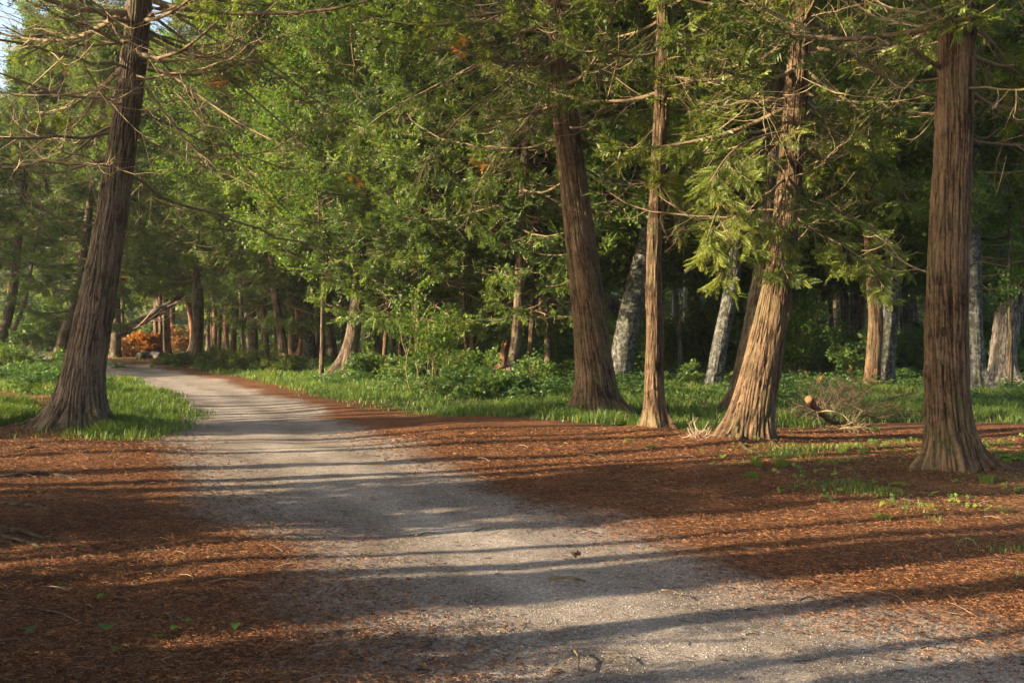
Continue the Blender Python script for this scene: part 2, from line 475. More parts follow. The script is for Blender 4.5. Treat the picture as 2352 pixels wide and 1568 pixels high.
# ------------------------------------------------------------------ trunks
def trunk_mesh(C, R, seed, sides=40, flare=0.55, fh=0.45, lobes=0.5, ridge=0.015, step=0.06, twist=0.15, roots=None, top=None, jag=0.0, knots=4):
    """C: centre points base->top (relative), R radii. horizontal rings; bark ridges are real relief"""
    rng = np.random.default_rng(seed)
    C = np.asarray(C, float); R = np.asarray(R, float)
    zs = C[:, 2]
    z0, z1 = zs[0] - 0.15, zs[-1]
    z = [z0]
    while z[-1] < z1:
        z.append(z[-1] + (step * 0.6 if z[-1] < zs[0] + 0.8 else step * (1 + 0.12 * max(0, z[-1] - zs[0] - 6))))
    z = np.array(z); z[-1] = z1
    zi = np.linspace(zs[0], zs[-1], 60)
    def sm(col):
        q = np.interp(zi, zs, col)
        p = np.pad(q, 4, mode='reflect', reflect_type='odd')
        q = np.convolve(p, np.ones(5) / 5, 'same')[4:-4]
        return np.interp(z, zi, q)
    cx, cy, r = sm(C[:, 0]), sm(C[:, 1]), sm(R)
    th = np.arange(sides) * 2 * np.pi / sides
    TH, ZZ = np.meshgrid(th, z)
    tw = TH + twist * (ZZ - z0)
    hh = np.maximum(ZZ - zs[0], 0)
    ph = rng.random(6) * 6.28
    lob = 0
    for k, a in ((2, .5), (3, .6), (5, .5), (7, .25)):
        lob = lob + a * np.cos(k * TH + ph[k % 6])
    fl = np.exp(-(hh / (fh * .8)) ** 1.0)
    rr = r[:, None] * (1 + flare * fl * np.maximum(0.15, 1 + lobes * lob) + 0.05 * np.cos(2 * TH + ph[0] + 0.3 * ZZ) * 1.0 + 0.05 * vnoise(np.cos(TH) * 1.5 + seed, np.sin(TH) * 1.5, ZZ * 1.2))
    for (ra, rl, rw, rh) in (roots or []):
        dth = np.angle(np.exp(1j * (TH - ra)))
        rr = rr + rl * np.exp(-(dth / rw) ** 2) * np.exp(-(hh / rh) ** 1.1)
    R0 = np.mean(R)
    fq = 1.0 / 0.022
    nx_, ny_ = np.cos(tw) * R0 * fq, np.sin(tw) * R0 * fq
    wob = 0.5 * vnoise(nx_ * .4, ny_ * .4, ZZ * 2.5)
    rid = np.minimum(1, 3.2 * np.abs(vnoise(nx_ + seed * 3.1 + wob, ny_ + wob, ZZ * 1.8))) * 2 - 1
    rid2 = vnoise(nx_ * 2.1, ny_ * 2.1 + seed, ZZ * 7)
    rl_ = rid * 0.7 + rid2 * 0.45
    rr = rr + ridge * .7 * rl_ * (1 + 1.0 * fl) + 0.035 * fl * vnoise(np.cos(TH) * 4 + seed, np.sin(TH) * 4, ZZ * 4) * min(1.0, R0 * 4)
    tint = np.clip(0.5 + 0.27 * rl_, 0, 1)
    for k in range(knots):
        ka, kz = rng.random() * 6.28, zs[0] + 1.0 + rng.random() * 5
        dth = np.angle(np.exp(1j * (TH - ka))) * R0
        d2 = (dth ** 2 + (ZZ - kz) ** 2) / 0.035 ** 2
        rr = rr + 0.03 * np.exp(-d2 / 3.0) - 0.03 * np.exp(-d2 * 1.6)
        tint = tint * (1 - 0.8 * np.exp(-d2))
    if jag > 0:
        pass
    X = cx[:, None] + rr * np.cos(TH); Y = cy[:, None] + rr * np.sin(TH)
    Zv = ZZ.copy()
    if jag > 0:
        top_n = 0.6 * vnoise(np.cos(TH) * 3 + seed, np.sin(TH) * 3) + 0.4 * vnoise(np.cos(TH) * 9, np.sin(TH) * 9 + seed)
        lim = z1 - jag * (0.5 - 0.5 * top_n) - jag * 0.6 * (np.cos(TH - ph[1]) * 0.5 + 0.5)
        Zv = np.minimum(Zv, lim)
    V = np.stack([X, Y, Zv], -1).reshape(-1, 3)
    idx = np.arange(V.shape[0]).reshape(len(z), sides)
    a0 = idx[:-1]; a1 = np.roll(a0, -1, 1); b0 = idx[1:]; b1 = np.roll(b0, -1, 1)
    Q = np.stack([a0, a1, b1, b0], -1).reshape(-1, 4)
    n0 = len(V)
    V = np.concatenate([V, [[cx[-1], cy[-1], Zv[-1].min() - (0.1 if jag else -0.02)]]])
    tl = idx[-1]
    T = np.stack([tl, np.roll(tl, -1), np.full(sides, n0)], -1)
    bark = np.stack([np.cos(tw) * R0, np.sin(tw) * R0, ZZ * 0.2], -1).reshape(-1, 3)
    bark = np.concatenate([bark, bark[-1:]])
    tint = np.concatenate([tint.ravel(), [0.3]])
    if sides >= 80:
        ns = 420 if sides > 100 else 200
        gridV = V[:len(z) * sides].reshape(len(z), sides, 3); gb = bark[:len(z) * sides].reshape(len(z), sides, 3)
        hi = min(len(z) - 12, int(np.searchsorted(z, zs[0] + 7.5)))
        xv, xq, xt, xb = [], [], [], []
        for q_ in range(ns):
            i0 = rng.integers(3, hi); m = int(rng.integers(3, 9)); j = int(rng.integers(0, sides)); j2 = (j + int(rng.integers(1, 3))) % sides
            if i0 + m >= len(z): continue
            c0 = np.stack([cx[i0:i0 + m + 1], cy[i0:i0 + m + 1], z[i0:i0 + m + 1]], -1)
            f_ = np.linspace(0, 1, m + 1); f_ = f_[::-1] if rng.random() < .65 else f_
            off = 0.004 + (.008 + .03 * rng.random() ** 2) * f_ ** 2
            b0 = len(V) + sum(len(a_) for a_ in xv)
            for jj, wj in ((j, 0), (j2, 0)):
                p_ = gridV[i0:i0 + m + 1, jj]
                o_ = p_ - c0; o_[:, 2] = 0
                xv.append(p_ + norm(o_) * off[:, None]); xb.append(gb[i0:i0 + m + 1, jj])
                xt.append(np.full(m + 1, .45 + .5 * rng.random()))
            kk = np.arange(m)
            xq.append(np.stack([b0 + kk, b0 + m + 1 + kk, b0 + m + 2 + kk, b0 + kk + 1], -1))
        V = np.concatenate([V] + xv); Q = np.concatenate([Q] + xq); bark = np.concatenate([bark] + xb); tint = np.concatenate([tint] + xt)
    me = mesh_np('trunk', V, Q, T, {'tint': tint, 'barkco': bark}, True)
    cfn = lambda zz: np.stack([np.interp(zz, z, cx), np.interp(zz, z, cy), zz], -1)
    return me, cfn

# ------------------------------------------------------------------ foliage
def spray_template(kind):
    """flat fan, x along the stem, y sideways. unit length"""
    V, Q = [], []
    rk = np.random.default_rng(17)
    def kite(x, y, ang, ln, w, zt=0.0):
        c, s = math.cos(ang), math.sin(ang)
        b = len(V)
        roll = rk.normal(0, .5); zt = zt + rk.normal(0, .12)
        for (u, v, zz) in ((0, 0, 0), (0.45, w / 2, zt * .4 * ln + roll * w / 2), (1, 0, zt * ln), (0.45, -w / 2, zt * .4 * ln - roll * w / 2)):
            V.append((x + u * ln * c - v * s, y + u * ln * s + v * c, zz))
        Q.append((b, b + 1, b + 2, b + 3))
    if kind == 'fan':                     # cedar, near
        rs = np.random.default_rng(3)
        kite(0, 0, 0, 1.0, 0.05)
        n = 8
        for i in range(n):
            for sg in (-1, 1):
                x = 0.08 + i / n * 0.85 + (0.05 if sg > 0 else 0)
                ln = 0.36 * (1 - (i / n) ** 1.5 * 0.65) * (0.8 + 0.4 * rs.random())
                an = sg * (0.85 - 0.25 * i / n)
                kite(x, 0, an, ln, 0.038, -0.15)
                kite(x + 0.45 * ln * math.cos(an), 0.45 * ln * math.sin(an), an - sg * 0.65, ln * 0.5, 0.034, -0.1)
                kite(x + 0.3 * ln * math.cos(an), 0.3 * ln * math.sin(an), an + sg * 0.6, ln * 0.38, 0.034, -0.1)
    elif kind == 'farfan':
        rs = np.random.default_rng(5)
        n = 5
        for i in range(n):
            for sg in (-1, 1):
                x = 0.05 + i / n * 0.85 + (0.06 if sg > 0 else 0)
                ln = 0.48 * (1 - (i / n) ** 1.5 * 0.6) * (0.75 + 0.5 * rs.random())
                kite(x, 0, sg * (0.95 - 0.35 * i / n), ln, 0.085, -0.2)
        kite(0.6, 0, 0, 0.4, 0.08)
    elif kind == 'leaves':                # small twig of broad leaves
        rs = np.random.default_rng(9)
        for i, (x, sg, an) in enumerate([(0.1, 1, .9), (0.2, -1, .9), (0.4, 1, .8), (0.5, -1, .75), (0.72, 1, .6), (0.8, -1, .5), (0.9, 1, 0.05)]):
            ln = 0.36 * (0.8 + 0.4 * rs.random())
            kite(x, 0.03 * sg, sg * an, ln, ln * 0.68, -0.25)
    elif kind == 'maple':
        rs = np.random.default_rng(11)
        for (x, y, r0) in [(0.15, 0.16, .8), (0.3, -0.2, -.9), (0.55, 0.2, .5), (0.68, -0.17, -.5), (0.95, 0.03, 0)]:
            for a, s in ((-0.95, .75), (0, 1), (0.95, .75)):
                kite(x - .05 * math.cos(r0), y - .05 * math.sin(r0), r0 + a, 0.21 * s, 0.13, -0.2 - .1 * rs.random())
    return np.array(V), np.array(Q)

TPL = {k: spray_template(k) for k in ('fan', 'farfan', 'leaves', 'maple')}

def stamp(kind, pos, xd, up, scale, tint, G=None):
    V, Q = TPL[kind]
    x = norm(xd); y = norm(np.cross(up, x)); z = np.cross(x, y)
    M = np.stack([x, y, z], 1)                       # rows are axes
    P = (V[None] @ M) * scale[:, None, None] + pos[:, None, :]
    N, k = len(pos), len(V)
    q = (Q[None] + (np.arange(N) * k)[:, None, None]).reshape(-1, 4)
    G = G or Geo()
    G.add(P.reshape(-1, 3), q, None, np.repeat(tint, k))
    return G

def rot_z(v, a):
    c, s = np.cos(a), np.sin(a)
    return np.stack([v[..., 0] * c - v[..., 1] * s, v[..., 0] * s + v[..., 1] * c, v[..., 2]], -1)

def limb_curves(rng, z, az, L, base, p0, p1, n=9, wig=0.05):
    """J-shaped limbs: leave the trunk, sag, lift at the tip"""
    B = len(z)
    s = np.linspace(0, 1, n)[None, :]
    bend = (rng.random(B) - .5)[:, None] * 0.9
    a = az[:, None] + bend * s
    d = np.stack([np.cos(a), np.sin(a)], -1)
    step = L[:, None] / (n - 1)
    xy = np.cumsum(d * step[..., None], 1) - d * step[..., None]
    zz = L[:, None] * (p0[:, None] * s + p1[:, None] * s ** 2)
    w = np.cumsum(rng.normal(0, 1, (B, n, 3)), 1) * (wig * L[:, None, None] / n)
    w[:, 0] = 0
    P = np.concatenate([xy, zz[..., None]], -1) + w
    return P + base[:, None, :]

def grow(rng, P1, r1, n2, n3, slen, tpl, bare, l2f=0.36, l2c=0.22, start=0.2, G_t=None, G_f=None, droop=0.35, sides1=5, tintc=0.4, tints=0.2, orange=0.006, twr=1.0, tw2=True, flat=0.75, dead_tint=None):
    """limbs -> twigs (tubes) -> sprays"""
    G_t = G_t or Geo(); G_f = G_f or Geo()
    B, N, _ = P1.shape
    L = np.linalg.norm(np.diff(P1, axis=1), axis=2).sum(1)
    s1 = np.linspace(0, 1, N)[None, :]
    V, Q = tubes(P1, r1[:, None] * (1 - 0.8 * s1) + 0.003, sides1)
    G_t.add(V, Q, None, np.repeat(0.35 + rng.random(B) * 0.3, N * sides1))
    # twigs
    sj = start + (1 - start) * (np.arange(n2)[None, :] + rng.random((B, n2))) / n2
    f = sj * (N - 1); i0 = np.clip(f.astype(int), 0, N - 2); fr = (f - i0)[..., None]
    bi = np.arange(B)[:, None]
    p = P1[bi, i0] * (1 - fr) + P1[bi, i0 + 1] * fr
    tg = norm(P1[bi, i0 + 1] - P1[bi, i0])
    sg = np.where((np.arange(n2)[None, :] + rng.integers(0, 2, (B, 1))) % 2 == 0, 1, -1)
    d = rot_z(tg, sg * (0.5 + rng.random((B, n2)) * 0.9))
    d[..., 2] += rng.normal(-0.12, 0.3, (B, n2))
    d = norm(d)
    l2 = (L[:, None] * l2f * (1.15 - sj) + l2c) * (0.65 + 0.7 * rng.random((B, n2)))
    p, d, l2, sjf = p.reshape(-1, 3), d.reshape(-1, 3), l2.ravel(), sj.ravel()
    n = 6
    s = np.linspace(0, 1, n)
    M = len(p)
    P2 = p[:, None] + d[:, None] * (l2[:, None] * s)[..., None]
    P2[..., 2] += l2[:, None] * (-droop * s ** 1.0 + droop * 1.1 * s ** 2.2) * (0.4 + 1.2 * rng.random((M, 1)))
    w = np.cumsum(rng.normal(0, 1, (M, n, 3)), 1) * (0.07 * l2[:, None, None] / n * 2); w[:, 0] = 0
    P2 = P2 + w
    isb = rng.random(M) < np.interp(sjf, [0, 0.45, 1], [bare[0], bare[1], bare[2]])
    if tw2:
        V, Q = tubes(P2, (0.0055 * twr * (0.6 + l2[:, None])) * (1 - 0.75 * s[None]) + 0.0012 * twr, 3)
        tt = np.where(isb, 0.75, 0.35) + rng.random(M) * 0.25
        G_t.add(V, Q, None, np.repeat(tt, n * 3))
        # bare twiglets on the bare ones
        nb = np.flatnonzero(isb)
        if len(nb):
            rep = np.repeat(nb, 4)
            ff = rng.random(len(rep)) * (n - 1.001); j = ff.astype(int); q = (ff - j)[:, None]
            a = P2[rep, j] * (1 - q) + P2[rep, j + 1] * q
            dd = norm(rot_z(norm(P2[rep, j + 1] - P2[rep, j]), rng.normal(0, 1.0, len(rep))) + rng.normal(0, .35, (len(rep), 3)))
            ll = l2[rep] * (0.2 + 0.4 * rng.random(len(rep)))
            ss = np.linspace(0, 1, 4)
            P3 = a[:, None] + dd[:, None] * (ll[:, None] * ss)[..., None]
            P3[..., 2] += (ll[:, None] * rng.normal(0.05, .3, (len(rep), 1))) * ss ** 2
            V, Q = tubes(P3, 0.0028 * twr * (1 - 0.6 * ss[None]) * np.ones((len(rep), 1)), 3)
            G_t.add(V, Q, None, 0.9)
    live = np.flatnonzero(~isb)
    if n3 and len(live):
        rep = np.repeat(live, n3)
        k = np.tile(np.arange(n3), len(live))
        u = 0.15 + 0.85 * (k + rng.random(len(rep))) / n3
        ff = np.minimum(u, 0.999) * (n - 1); j = ff.astype(int); q = (ff - j)[:, None]
        a = P2[rep, j] * (1 - q) + P2[rep, j + 1] * q
        tg = norm(P2[rep, j + 1] - P2[rep, j])
        sg = np.where(k % 2 == 0, 1, -1)
        up = norm(rng.normal(0, 1, (len(rep), 3)) * flat + np.array([0, 0, 1.0]))
        side = norm(np.cross(up, tg))
        x = norm(tg * 0.75 + side * (sg * (0.35 + 0.75 * rng.random(len(rep))))[:, None] + np.array([0, 0, -0.25]) * rng.random((len(rep), 1)) * 1.6)
        sc = slen * (0.65 + 0.7 * rng.random(len(rep))) * (1.1 - 0.3 * u)
        limbt = rng.normal(0, tints * .7, B)
        ti = tintc + np.repeat(limbt, n2)[rep] + rng.normal(0, tints, len(rep)) + 0.15 * (sjf[rep] - 0.5)
        ti = np.clip(ti, 0.0, 0.86)
        org = np.repeat(rng.random(M) < orange, 1)[rep]
        ti = np.where(org, 1.2, ti)
        stamp(tpl, a, x, up, sc, ti, G_f)
    return G_t, G_f

def crown_parts(rng, cfn, z0, z1, R, n1, n2, n3, slen, tpl, low=(0.75, 0.55), bare=(0.9, 0.25, 0.03), shape=0.75, trunk_r=0.12, orange=0.004, tintc=0.4, keep=None, p0lo=-0.45, flat=0.75, sides1=5, twr=1.0, droop=0.35, l2f=0.36, thick=1.0, wig=.05):
    t = (np.arange(n1) + rng.random(n1)) / n1
    t = t ** 0.85
    z = z0 + (z1 - z0) * t
    az = np.arange(n1) * 2.39996 + rng.random(n1) * 0.8
    prof = np.where(t < 0.15, low[0] + (1 - low[0]) * t / 0.15, (1 - (t - 0.15) / 0.85) ** shape * 0.92 + 0.08)
    L = R * prof * (0.65 + 0.55 * rng.random(n1))
    if keep is not None:
        k = keep(z, az, L)
        z, az, L, t = z[k], az[k], L[k], t[k]
    p0 = np.interp(t, [0, 0.5, 1], [p0lo, -0.15, 0.5]) + rng.normal(0, .12, len(z))
    p1 = np.interp(t, [0, 0.5, 1], [0.45, 0.35, 0.3]) + rng.normal(0, .1, len(z))
    P1 = limb_curves(rng, z, az, L, cfn(z), p0, p1, n=9 if wig < .06 else 14, wig=wig)
    r1 = (0.008 + 0.011 * L) * thick
    return grow(rng, P1, r1, n2, n3, slen, tpl, bare, orange=orange, tintc=tintc, flat=flat, sides1=sides1, twr=twr, droop=droop, l2f=l2f)

print('defs', round(time.time() - T0, 1))

# ------------------------------------------------------------------ near cedars
def px_line(pts, D, dd=0.0, n=9):
    """limb seen through these picture points, drifting from depth D to D+dd"""
    P = [at(x, y, D + dd * i / max(1, len(pts) - 1)) for i, (x, y) in enumerate(pts)]
    return resample(P, n)

def near_cedar(label, pts, widths, H, seed, mat=M_BARK, flare=0.5, fh=0.4, roots=None, sides=200, Dpx=None, limbs=(), crown=None, lean_top=(0.0, 0.0), ridge=0.013, knots=6, dead=None, fanlen=0.21):
    rng = np.random.default_rng(seed)
    D = depth_at(Dpx or pts[0][1])
    b = at(pts[0][0], pts[0][1], D); b[2] = float(gz(b[0], b[1]))
    C = [at(x, y, D) - b for x, y in pts]; C[0] = np.zeros(3)
    R = [pxm(w, D) / 2 * .93 for w in widths]
    top = C[-1]; dirn = (C[-1] - C[-3]) / (C[-1][2] - C[-3][2])
    for zf in (0.5, 1.0):
        z = top[2] + (H - top[2]) * zf
        C.append(np.array([top[0] + (dirn[0] * 0.6 + lean_top[0]) * (z - top[2]), top[1] + lean_top[1] * (z - top[2]), z]))
        R.append(R[len(pts) - 1] * (1 - 0.85 * zf))
    root = thing('cedar_tree', label, 'tree', tuple(b))
    me, cfn = trunk_mesh(C, R, seed, sides=sides, flare=flare, fh=fh, roots=roots, ridge=ridge, step=0.035 if sides > 100 else 0.07, knots=knots)
    obj('trunk', me, mat, root)
    for lp in limbs:
        P = px_line(lp['p'], D + lp.get('d0', 0), lp.get('dd', 0), 12) - b
        Gt, Gf = grow(rng, P[None], np.array([pxm(lp.get('w', 14) * .72, D) / 2]), lp.get('n2', 12), int(lp.get('n3', 0) * 1.25), fanlen, 'fan', lp.get('bare', (1, 1, 1)),
                      l2f=lp.get('l2f', 0.22), l2c=0.15, start=lp.get('start', 0.15), sides1=8, tintc=lp.get('tint', 0.6))
        lo = obj('limb', Gt.mesh('limb', True), M_TWIG, root)
        if Gf.V: obj('foliage', Gf.mesh('foliage'), M_CEDAR, lo)
    if dead:
        Gt, Gf = crown_parts(np.random.default_rng(seed + 5), cfn, z0=dead[0], z1=dead[1], R=dead[2], n1=dead[3], n2=13, n3=1, slen=.2, tpl='fan', low=(1, 1), bare=(1, .95, .8), shape=.2, l2f=.34, twr=.8, p0lo=-.35, thick=.42, wig=.16)
        obj('dead_branches', Gt.mesh('dead_branches'), M_TWIG, root)
        if Gf.V: obj('last_sprays', Gf.mesh('last_sprays'), M_CEDAR, root)
    if crown:
        Gt, Gf = crown_parts(rng, cfn, **crown)
        obj('branches', Gt.mesh('branches'), M_TWIG, root)
        obj('crown', Gf.mesh('crown'), M_CEDAR, root)
    return root, b, D

CR = dict(n1=56, n2=14, n3=12, slen=0.22, tpl='farfan')
near_cedar('thick cedar leaning right over the grass patch at the left edge of the path',
           [(172, 985), (185, 880), (212, 740), (246, 570), (276, 380), (303, 200), (322, 40)], [112, 104, 92, 80, 70, 65, 60], 13.5, 11,
           flare=0.35, fh=0.42, roots=[(3.3, 0.36, 0.26, 0.22), (5.75, 0.32, 0.25, 0.22), (4.4, 0.2, 0.22, 0.2), (0.2, 0.18, 0.25, 0.22), (1.8, .2, .3, .2)], mat=M_BARK2,
           limbs=[dict(p=[(318, 48), (300, 54), (250, 44), (200, 15), (160, -20)], w=15, dd=-1.0),
                  dict(p=[(318, 50), (360, 48), (400, 30), (440, 2), (470, -40)], w=14, dd=-1.0),
                  dict(p=[(325, 208), (290, 226), (230, 229), (150, 222), (80, 200), (0, 168), (-60, 150)], w=12, dd=-2.0),
                  dict(p=[(345, 90), (400, 118), (470, 136), (520, 125), (545, 92), (548, 60)], w=12, dd=-.8),
                  dict(p=[(345, 150), (420, 190), (500, 250), (560, 290), (640, 330)], w=10, dd=-1.5),
                  dict(p=[(340, 30), (420, 90), (520, 170), (620, 260), (700, 330), (770, 400)], w=10, dd=1.0, n3=2, bare=(1, 1, .4)),
                  dict(p=[(350, 0), (470, 80), (580, 140), (700, 210), (790, 230)], w=10, dd=1.5, n3=3, bare=(1, .9, .3)),
                  dict(p=[(335, 200), (380, 260), (430, 330), (520, 400), (600, 440)], w=8, dd=-.5, n3=3, bare=(1, .9, .4)),
                  dict(p=[(265, 360), (200, 380), (130, 400), (60, 395), (0, 345)], w=9, dd=-1.0, n3=3, bare=(1, 1, .5)),
                  dict(p=[(285, 280), (230, 300), (180, 350), (120, 380), (60, 330), (35, 250)], w=8, dd=.6),
                  dict(p=[(300, 150), (230, 210), (190, 280), (140, 310)], w=8, dd=.8, n3=3, bare=(1, .9, .4)),
                  dict(p=[(240, 520), (170, 515), (110, 490), (50, 440), (0, 380)], w=6, dd=-.8),
                  dict(p=[(345, 110), (450, 230), (560, 380), (640, 480)], w=7, dd=.6, n3=3, bare=(1, .8, .4)),
                  dict(p=[(310, 120), (200, 60), (130, 40), (60, -30)], w=9, dd=-1.2, n3=2, bare=(1, .9, .6)),
                  dict(p=[(300, 100), (190, 110), (120, 80), (60, 90), (10, 60)], w=8, dd=-1.6),
                  dict(p=[(350, 20), (500, 60), (640, 160), (760, 260), (850, 300)], w=9, dd=2.5, n3=3, bare=(1, .7, .3))],
           dead=(3.7, 7.4, 3.9, 32), crown=dict(z0=5.2, z1=13.3, R=3.4, bare=(1, .8, .35), **CR))
near_cedar('thick cedar left of the slim cedar, twisted root flare at the litter edge',
           [(1368, 950), (1366, 850), (1352, 700), (1334, 560), (1315, 400), (1297, 250), (1286, 100), (1270, -10)], [98, 90, 82, 72, 63, 58, 54, 50], 14.5, 23,
           flare=0.42, fh=0.42, roots=[(3.5, 0.16, 0.25, 0.2), (5.9, 0.2, 0.25, 0.22), (4.7, 0.14, 0.22, 0.2), (.6, .15, .3, .2)],
           limbs=[dict(p=[(1270, 55), (1180, 82), (1100, 108), (1010, 122), (930, 105), (900, 98)], w=15, dd=-1.2, n3=6, n2=16, bare=(1, .5, .3), l2f=.3, tint=.35),
                  dict(p=[(1270, 12), (1200, 20), (1120, 40), (1030, 45), (960, 30)], w=13, dd=-1.0, n3=6, n2=16, bare=(1, .5, .2), l2f=.3, tint=.35),
                  dict(p=[(1280, 88), (1200, 105), (1120, 112), (1060, 100)], w=10, dd=-.4, n3=5, n2=12, bare=(.9, .5, .3), l2f=.3, tint=.35),
                  dict(p=[(1300, 192), (1340, 178), (1380, 135), (1402, 70), (1395, 0), (1385, -40)], w=10, dd=-.6),
                  dict(p=[(1290, 192), (1262, 178), (1235, 140), (1222, 110)], w=8, dd=-.7),
                  dict(p=[(1262, 60), (1180, 180), (1080, 250), (1000, 330), (960, 420)], w=8, dd=-.6, n3=7, n2=20, bare=(.9, .3, .1), l2f=.34, tint=.35),
                  dict(p=[(1280, 150), (1230, 260), (1160, 330), (1100, 420), (1070, 520)], w=8, dd=1.5, n3=7, n2=20, bare=(.9, .3, .1), l2f=.34, tint=.3),
                  dict(p=[(1270, 20), (1150, 120), (1000, 200), (880, 260), (800, 330)], w=8, dd=1.2, n3=7, n2=22, bare=(.9, .3, .1), l2f=.3, tint=.35)],
           dead=(4.2, 7.4, 3.2, 14), crown=dict(z0=5.0, z1=14.2, R=3.4, bare=(1, .35, .1), **CR))
near_cedar('slim straight cedar between the two thick sunlit cedars',
           [(1508, 985), (1500, 900), (1506, 790), (1500, 650), (1506, 500), (1515, 300), (1522, 150), (1524, 0)], [56, 50, 40, 37, 35, 34, 32, 30], 12.5, 37,
           flare=0.32, fh=0.22, roots=[(5.8, 0.1, 0.3, 0.14), (3.6, 0.06, 0.3, 0.12)], sides=80, ridge=0.010,
           limbs=[dict(p=[(1520, 230), (1580, 225), (1620, 240), (1680, 225)], w=6, dd=-1.0, n3=4, bare=(1, .7, .3)),
                  dict(p=[(1508, 290), (1470, 330), (1430, 360), (1400, 385)], w=6, dd=.8, n3=4, bare=(1, .6, .2)),
                  dict(p=[(1525, 60), (1470, 100), (1440, 170), (1410, 200)], w=7, dd=.8, n3=5, bare=(1, .5, .2)),
                  dict(p=[(1500, 440), (1516, 425), (1528, 410)], w=4, dd=-.4, n3=6, n2=8, bare=(0, 0, 0), tint=.8),
                  dict(p=[(1505, 380), (1550, 430), (1562, 520), (1550, 560)], w=4, dd=.4, n3=2, bare=(1, .8, .5)),
                  dict(p=[(1520, 140), (1580, 130), (1660, 160), (1700, 150)], w=7, dd=-1, n3=5, bare=(1, .5, .2))],
           crown=dict(z0=4.6, z1=12.2, R=2.3, bare=(1, .4, .1), **{**CR, 'n1': 44}))
near_cedar('cedar leaning right with a wide golden sunlit foot, leafy sprays across its trunk',
           [(1722, 1010), (1738, 900), (1762, 780), (1788, 640), (1803, 520), (1814, 400), (1822, 280), (1832, 150), (1840, -5)], [100, 96, 84, 66, 58, 54, 52, 48, 46], 13, 41,
           flare=0.12, fh=0.3, roots=[(3.35, 0.22, 0.5, 0.34), (5.3, 0.08, 0.25, 0.2), (0.0, 0.04, 0.3, 0.2)],
           limbs=[dict(p=[(1815, 175), (1750, 150), (1680, 128), (1610, 105), (1560, 70)], w=12, dd=-1.2, n3=6, n2=16, bare=(1, .5, .2), tint=.5),
                  dict(p=[(1835, 150), (1880, 190), (1930, 225), (1960, 240), (2000, 300)], w=12, dd=-.8, n3=4, n2=14, bare=(1, .6, .3), tint=.6),
                  dict(p=[(1822, 300), (1760, 310), (1700, 330), (1660, 370), (1630, 420)], w=8, dd=-1.4, n3=11, n2=22, bare=(.6, .1, .0), l2f=.32, tint=.66),
                  dict(p=[(1818, 330), (1740, 340), (1690, 400), (1650, 470), (1620, 560)], w=8, dd=-1.2, n3=11, n2=22, bare=(.6, .1, .0), l2f=.32, tint=.66),
                  dict(p=[(1812, 400), (1770, 440), (1720, 500), (1680, 560), (1650, 640)], w=7, dd=-1.3, n3=10, n2=18, bare=(.6, .1, 0), l2f=.3, tint=.66),
                  dict(p=[(1815, 380), (1800, 440), (1780, 520), (1790, 600), (1810, 640)], w=6, dd=-1.2, n3=9, n2=14, bare=(.5, .1, 0), l2f=.22, tint=.7),
                  dict(p=[(1810, 480), (1860, 530), (1930, 560), (1990, 600), (2030, 660)], w=7, dd=-1.2, n3=11, n2=22, bare=(.7, .1, 0), l2f=.34, tint=.78),
                  dict(p=[(1812, 440), (1880, 470), (1960, 500), (2040, 540), (2080, 600)], w=7, dd=-.2, n3=9, n2=20, bare=(.8, .3, .1), l2f=.32, tint=.6),
                  dict(p=[(1826, 240), (1760, 230), (1680, 240), (1600, 260), (1560, 330)], w=7, dd=.9, n3=9, n2=20, bare=(.8, .2, .1), l2f=.32, tint=.5),
                  dict(p=[(1826, 260), (1900, 300), (1980, 340), (2050, 400), (2090, 470)], w=7, dd=.8, n3=9, n2=20, bare=(.8, .2, .1), l2f=.32, tint=.5),
                  dict(p=[(1830, 60), (1720, 50), (1640, 60), (1580, 100)], w=8, dd=.8, n3=9, n2=18, bare=(.8, .2, .1), l2f=.34, tint=.45)],
           dead=(2.6, 5.5, 2.4, 10), crown=dict(z0=4.0, z1=12.6, R=3.0, bare=(.9, .3, .05), **CR))
near_cedar('large straight cedar trunk standing nearest to the viewer at the right edge',
           [(2188, 1085), (2184, 1000), (2174, 860), (2174, 700), (2180, 500), (2188, 300), (2193, 120), (2196, -5)], [112, 104, 96, 92, 86, 82, 78, 74], 14, 53,
           flare=0.2, fh=0.3, roots=[(5.85, 0.3, 0.24, 0.16), (3.35, 0.2, 0.24, 0.16), (4.6, 0.06, 0.3, 0.2)], ridge=0.015,
           limbs=[dict(p=[(2162, 162), (2120, 135), (2080, 105), (2030, 88), (1985, 82)], w=14, dd=-.6, n3=5, bare=(1, .8, .4), tint=.5),
                  dict(p=[(2160, 30), (2120, 10), (2080, -20)], w=12, dd=-.4, n3=5, bare=(1, .4, .2)),
                  dict(p=[(2228, 215), (2260, 235), (2300, 250), (2352, 254), (2420, 240)], w=12, dd=.6, n3=4, bare=(1, .8, .4), tint=.5),
                  dict(p=[(2160, 182), (2090, 190), (2000, 150), (1960, 160)], w=6, dd=.8, n3=3, bare=(1, .7, .4)),
                  dict(p=[(2185, 40), (2200, 30), (2215, 42)], w=5, dd=-.6, n3=7, n2=6, bare=(.0, 0, 0), l2f=.5, tint=.6),
                  dict(p=[(2150, 630), (2110, 620), (2070, 600), (2040, 560), (2010, 540)], w=5, dd=1.2, n2=10),
                  dict(p=[(2220, 60), (2280, 100), (2330, 180), (2360, 260)], w=7, dd=.8, n3=6, n2=18, bare=(.8, .3, .1), l2f=.32, tint=.6)],
           dead=(3.4, 5.0, 2.2, 8), crown=dict(z0=4.3, z1=13.6, R=2.9, bare=(1, .4, .1), **CR))
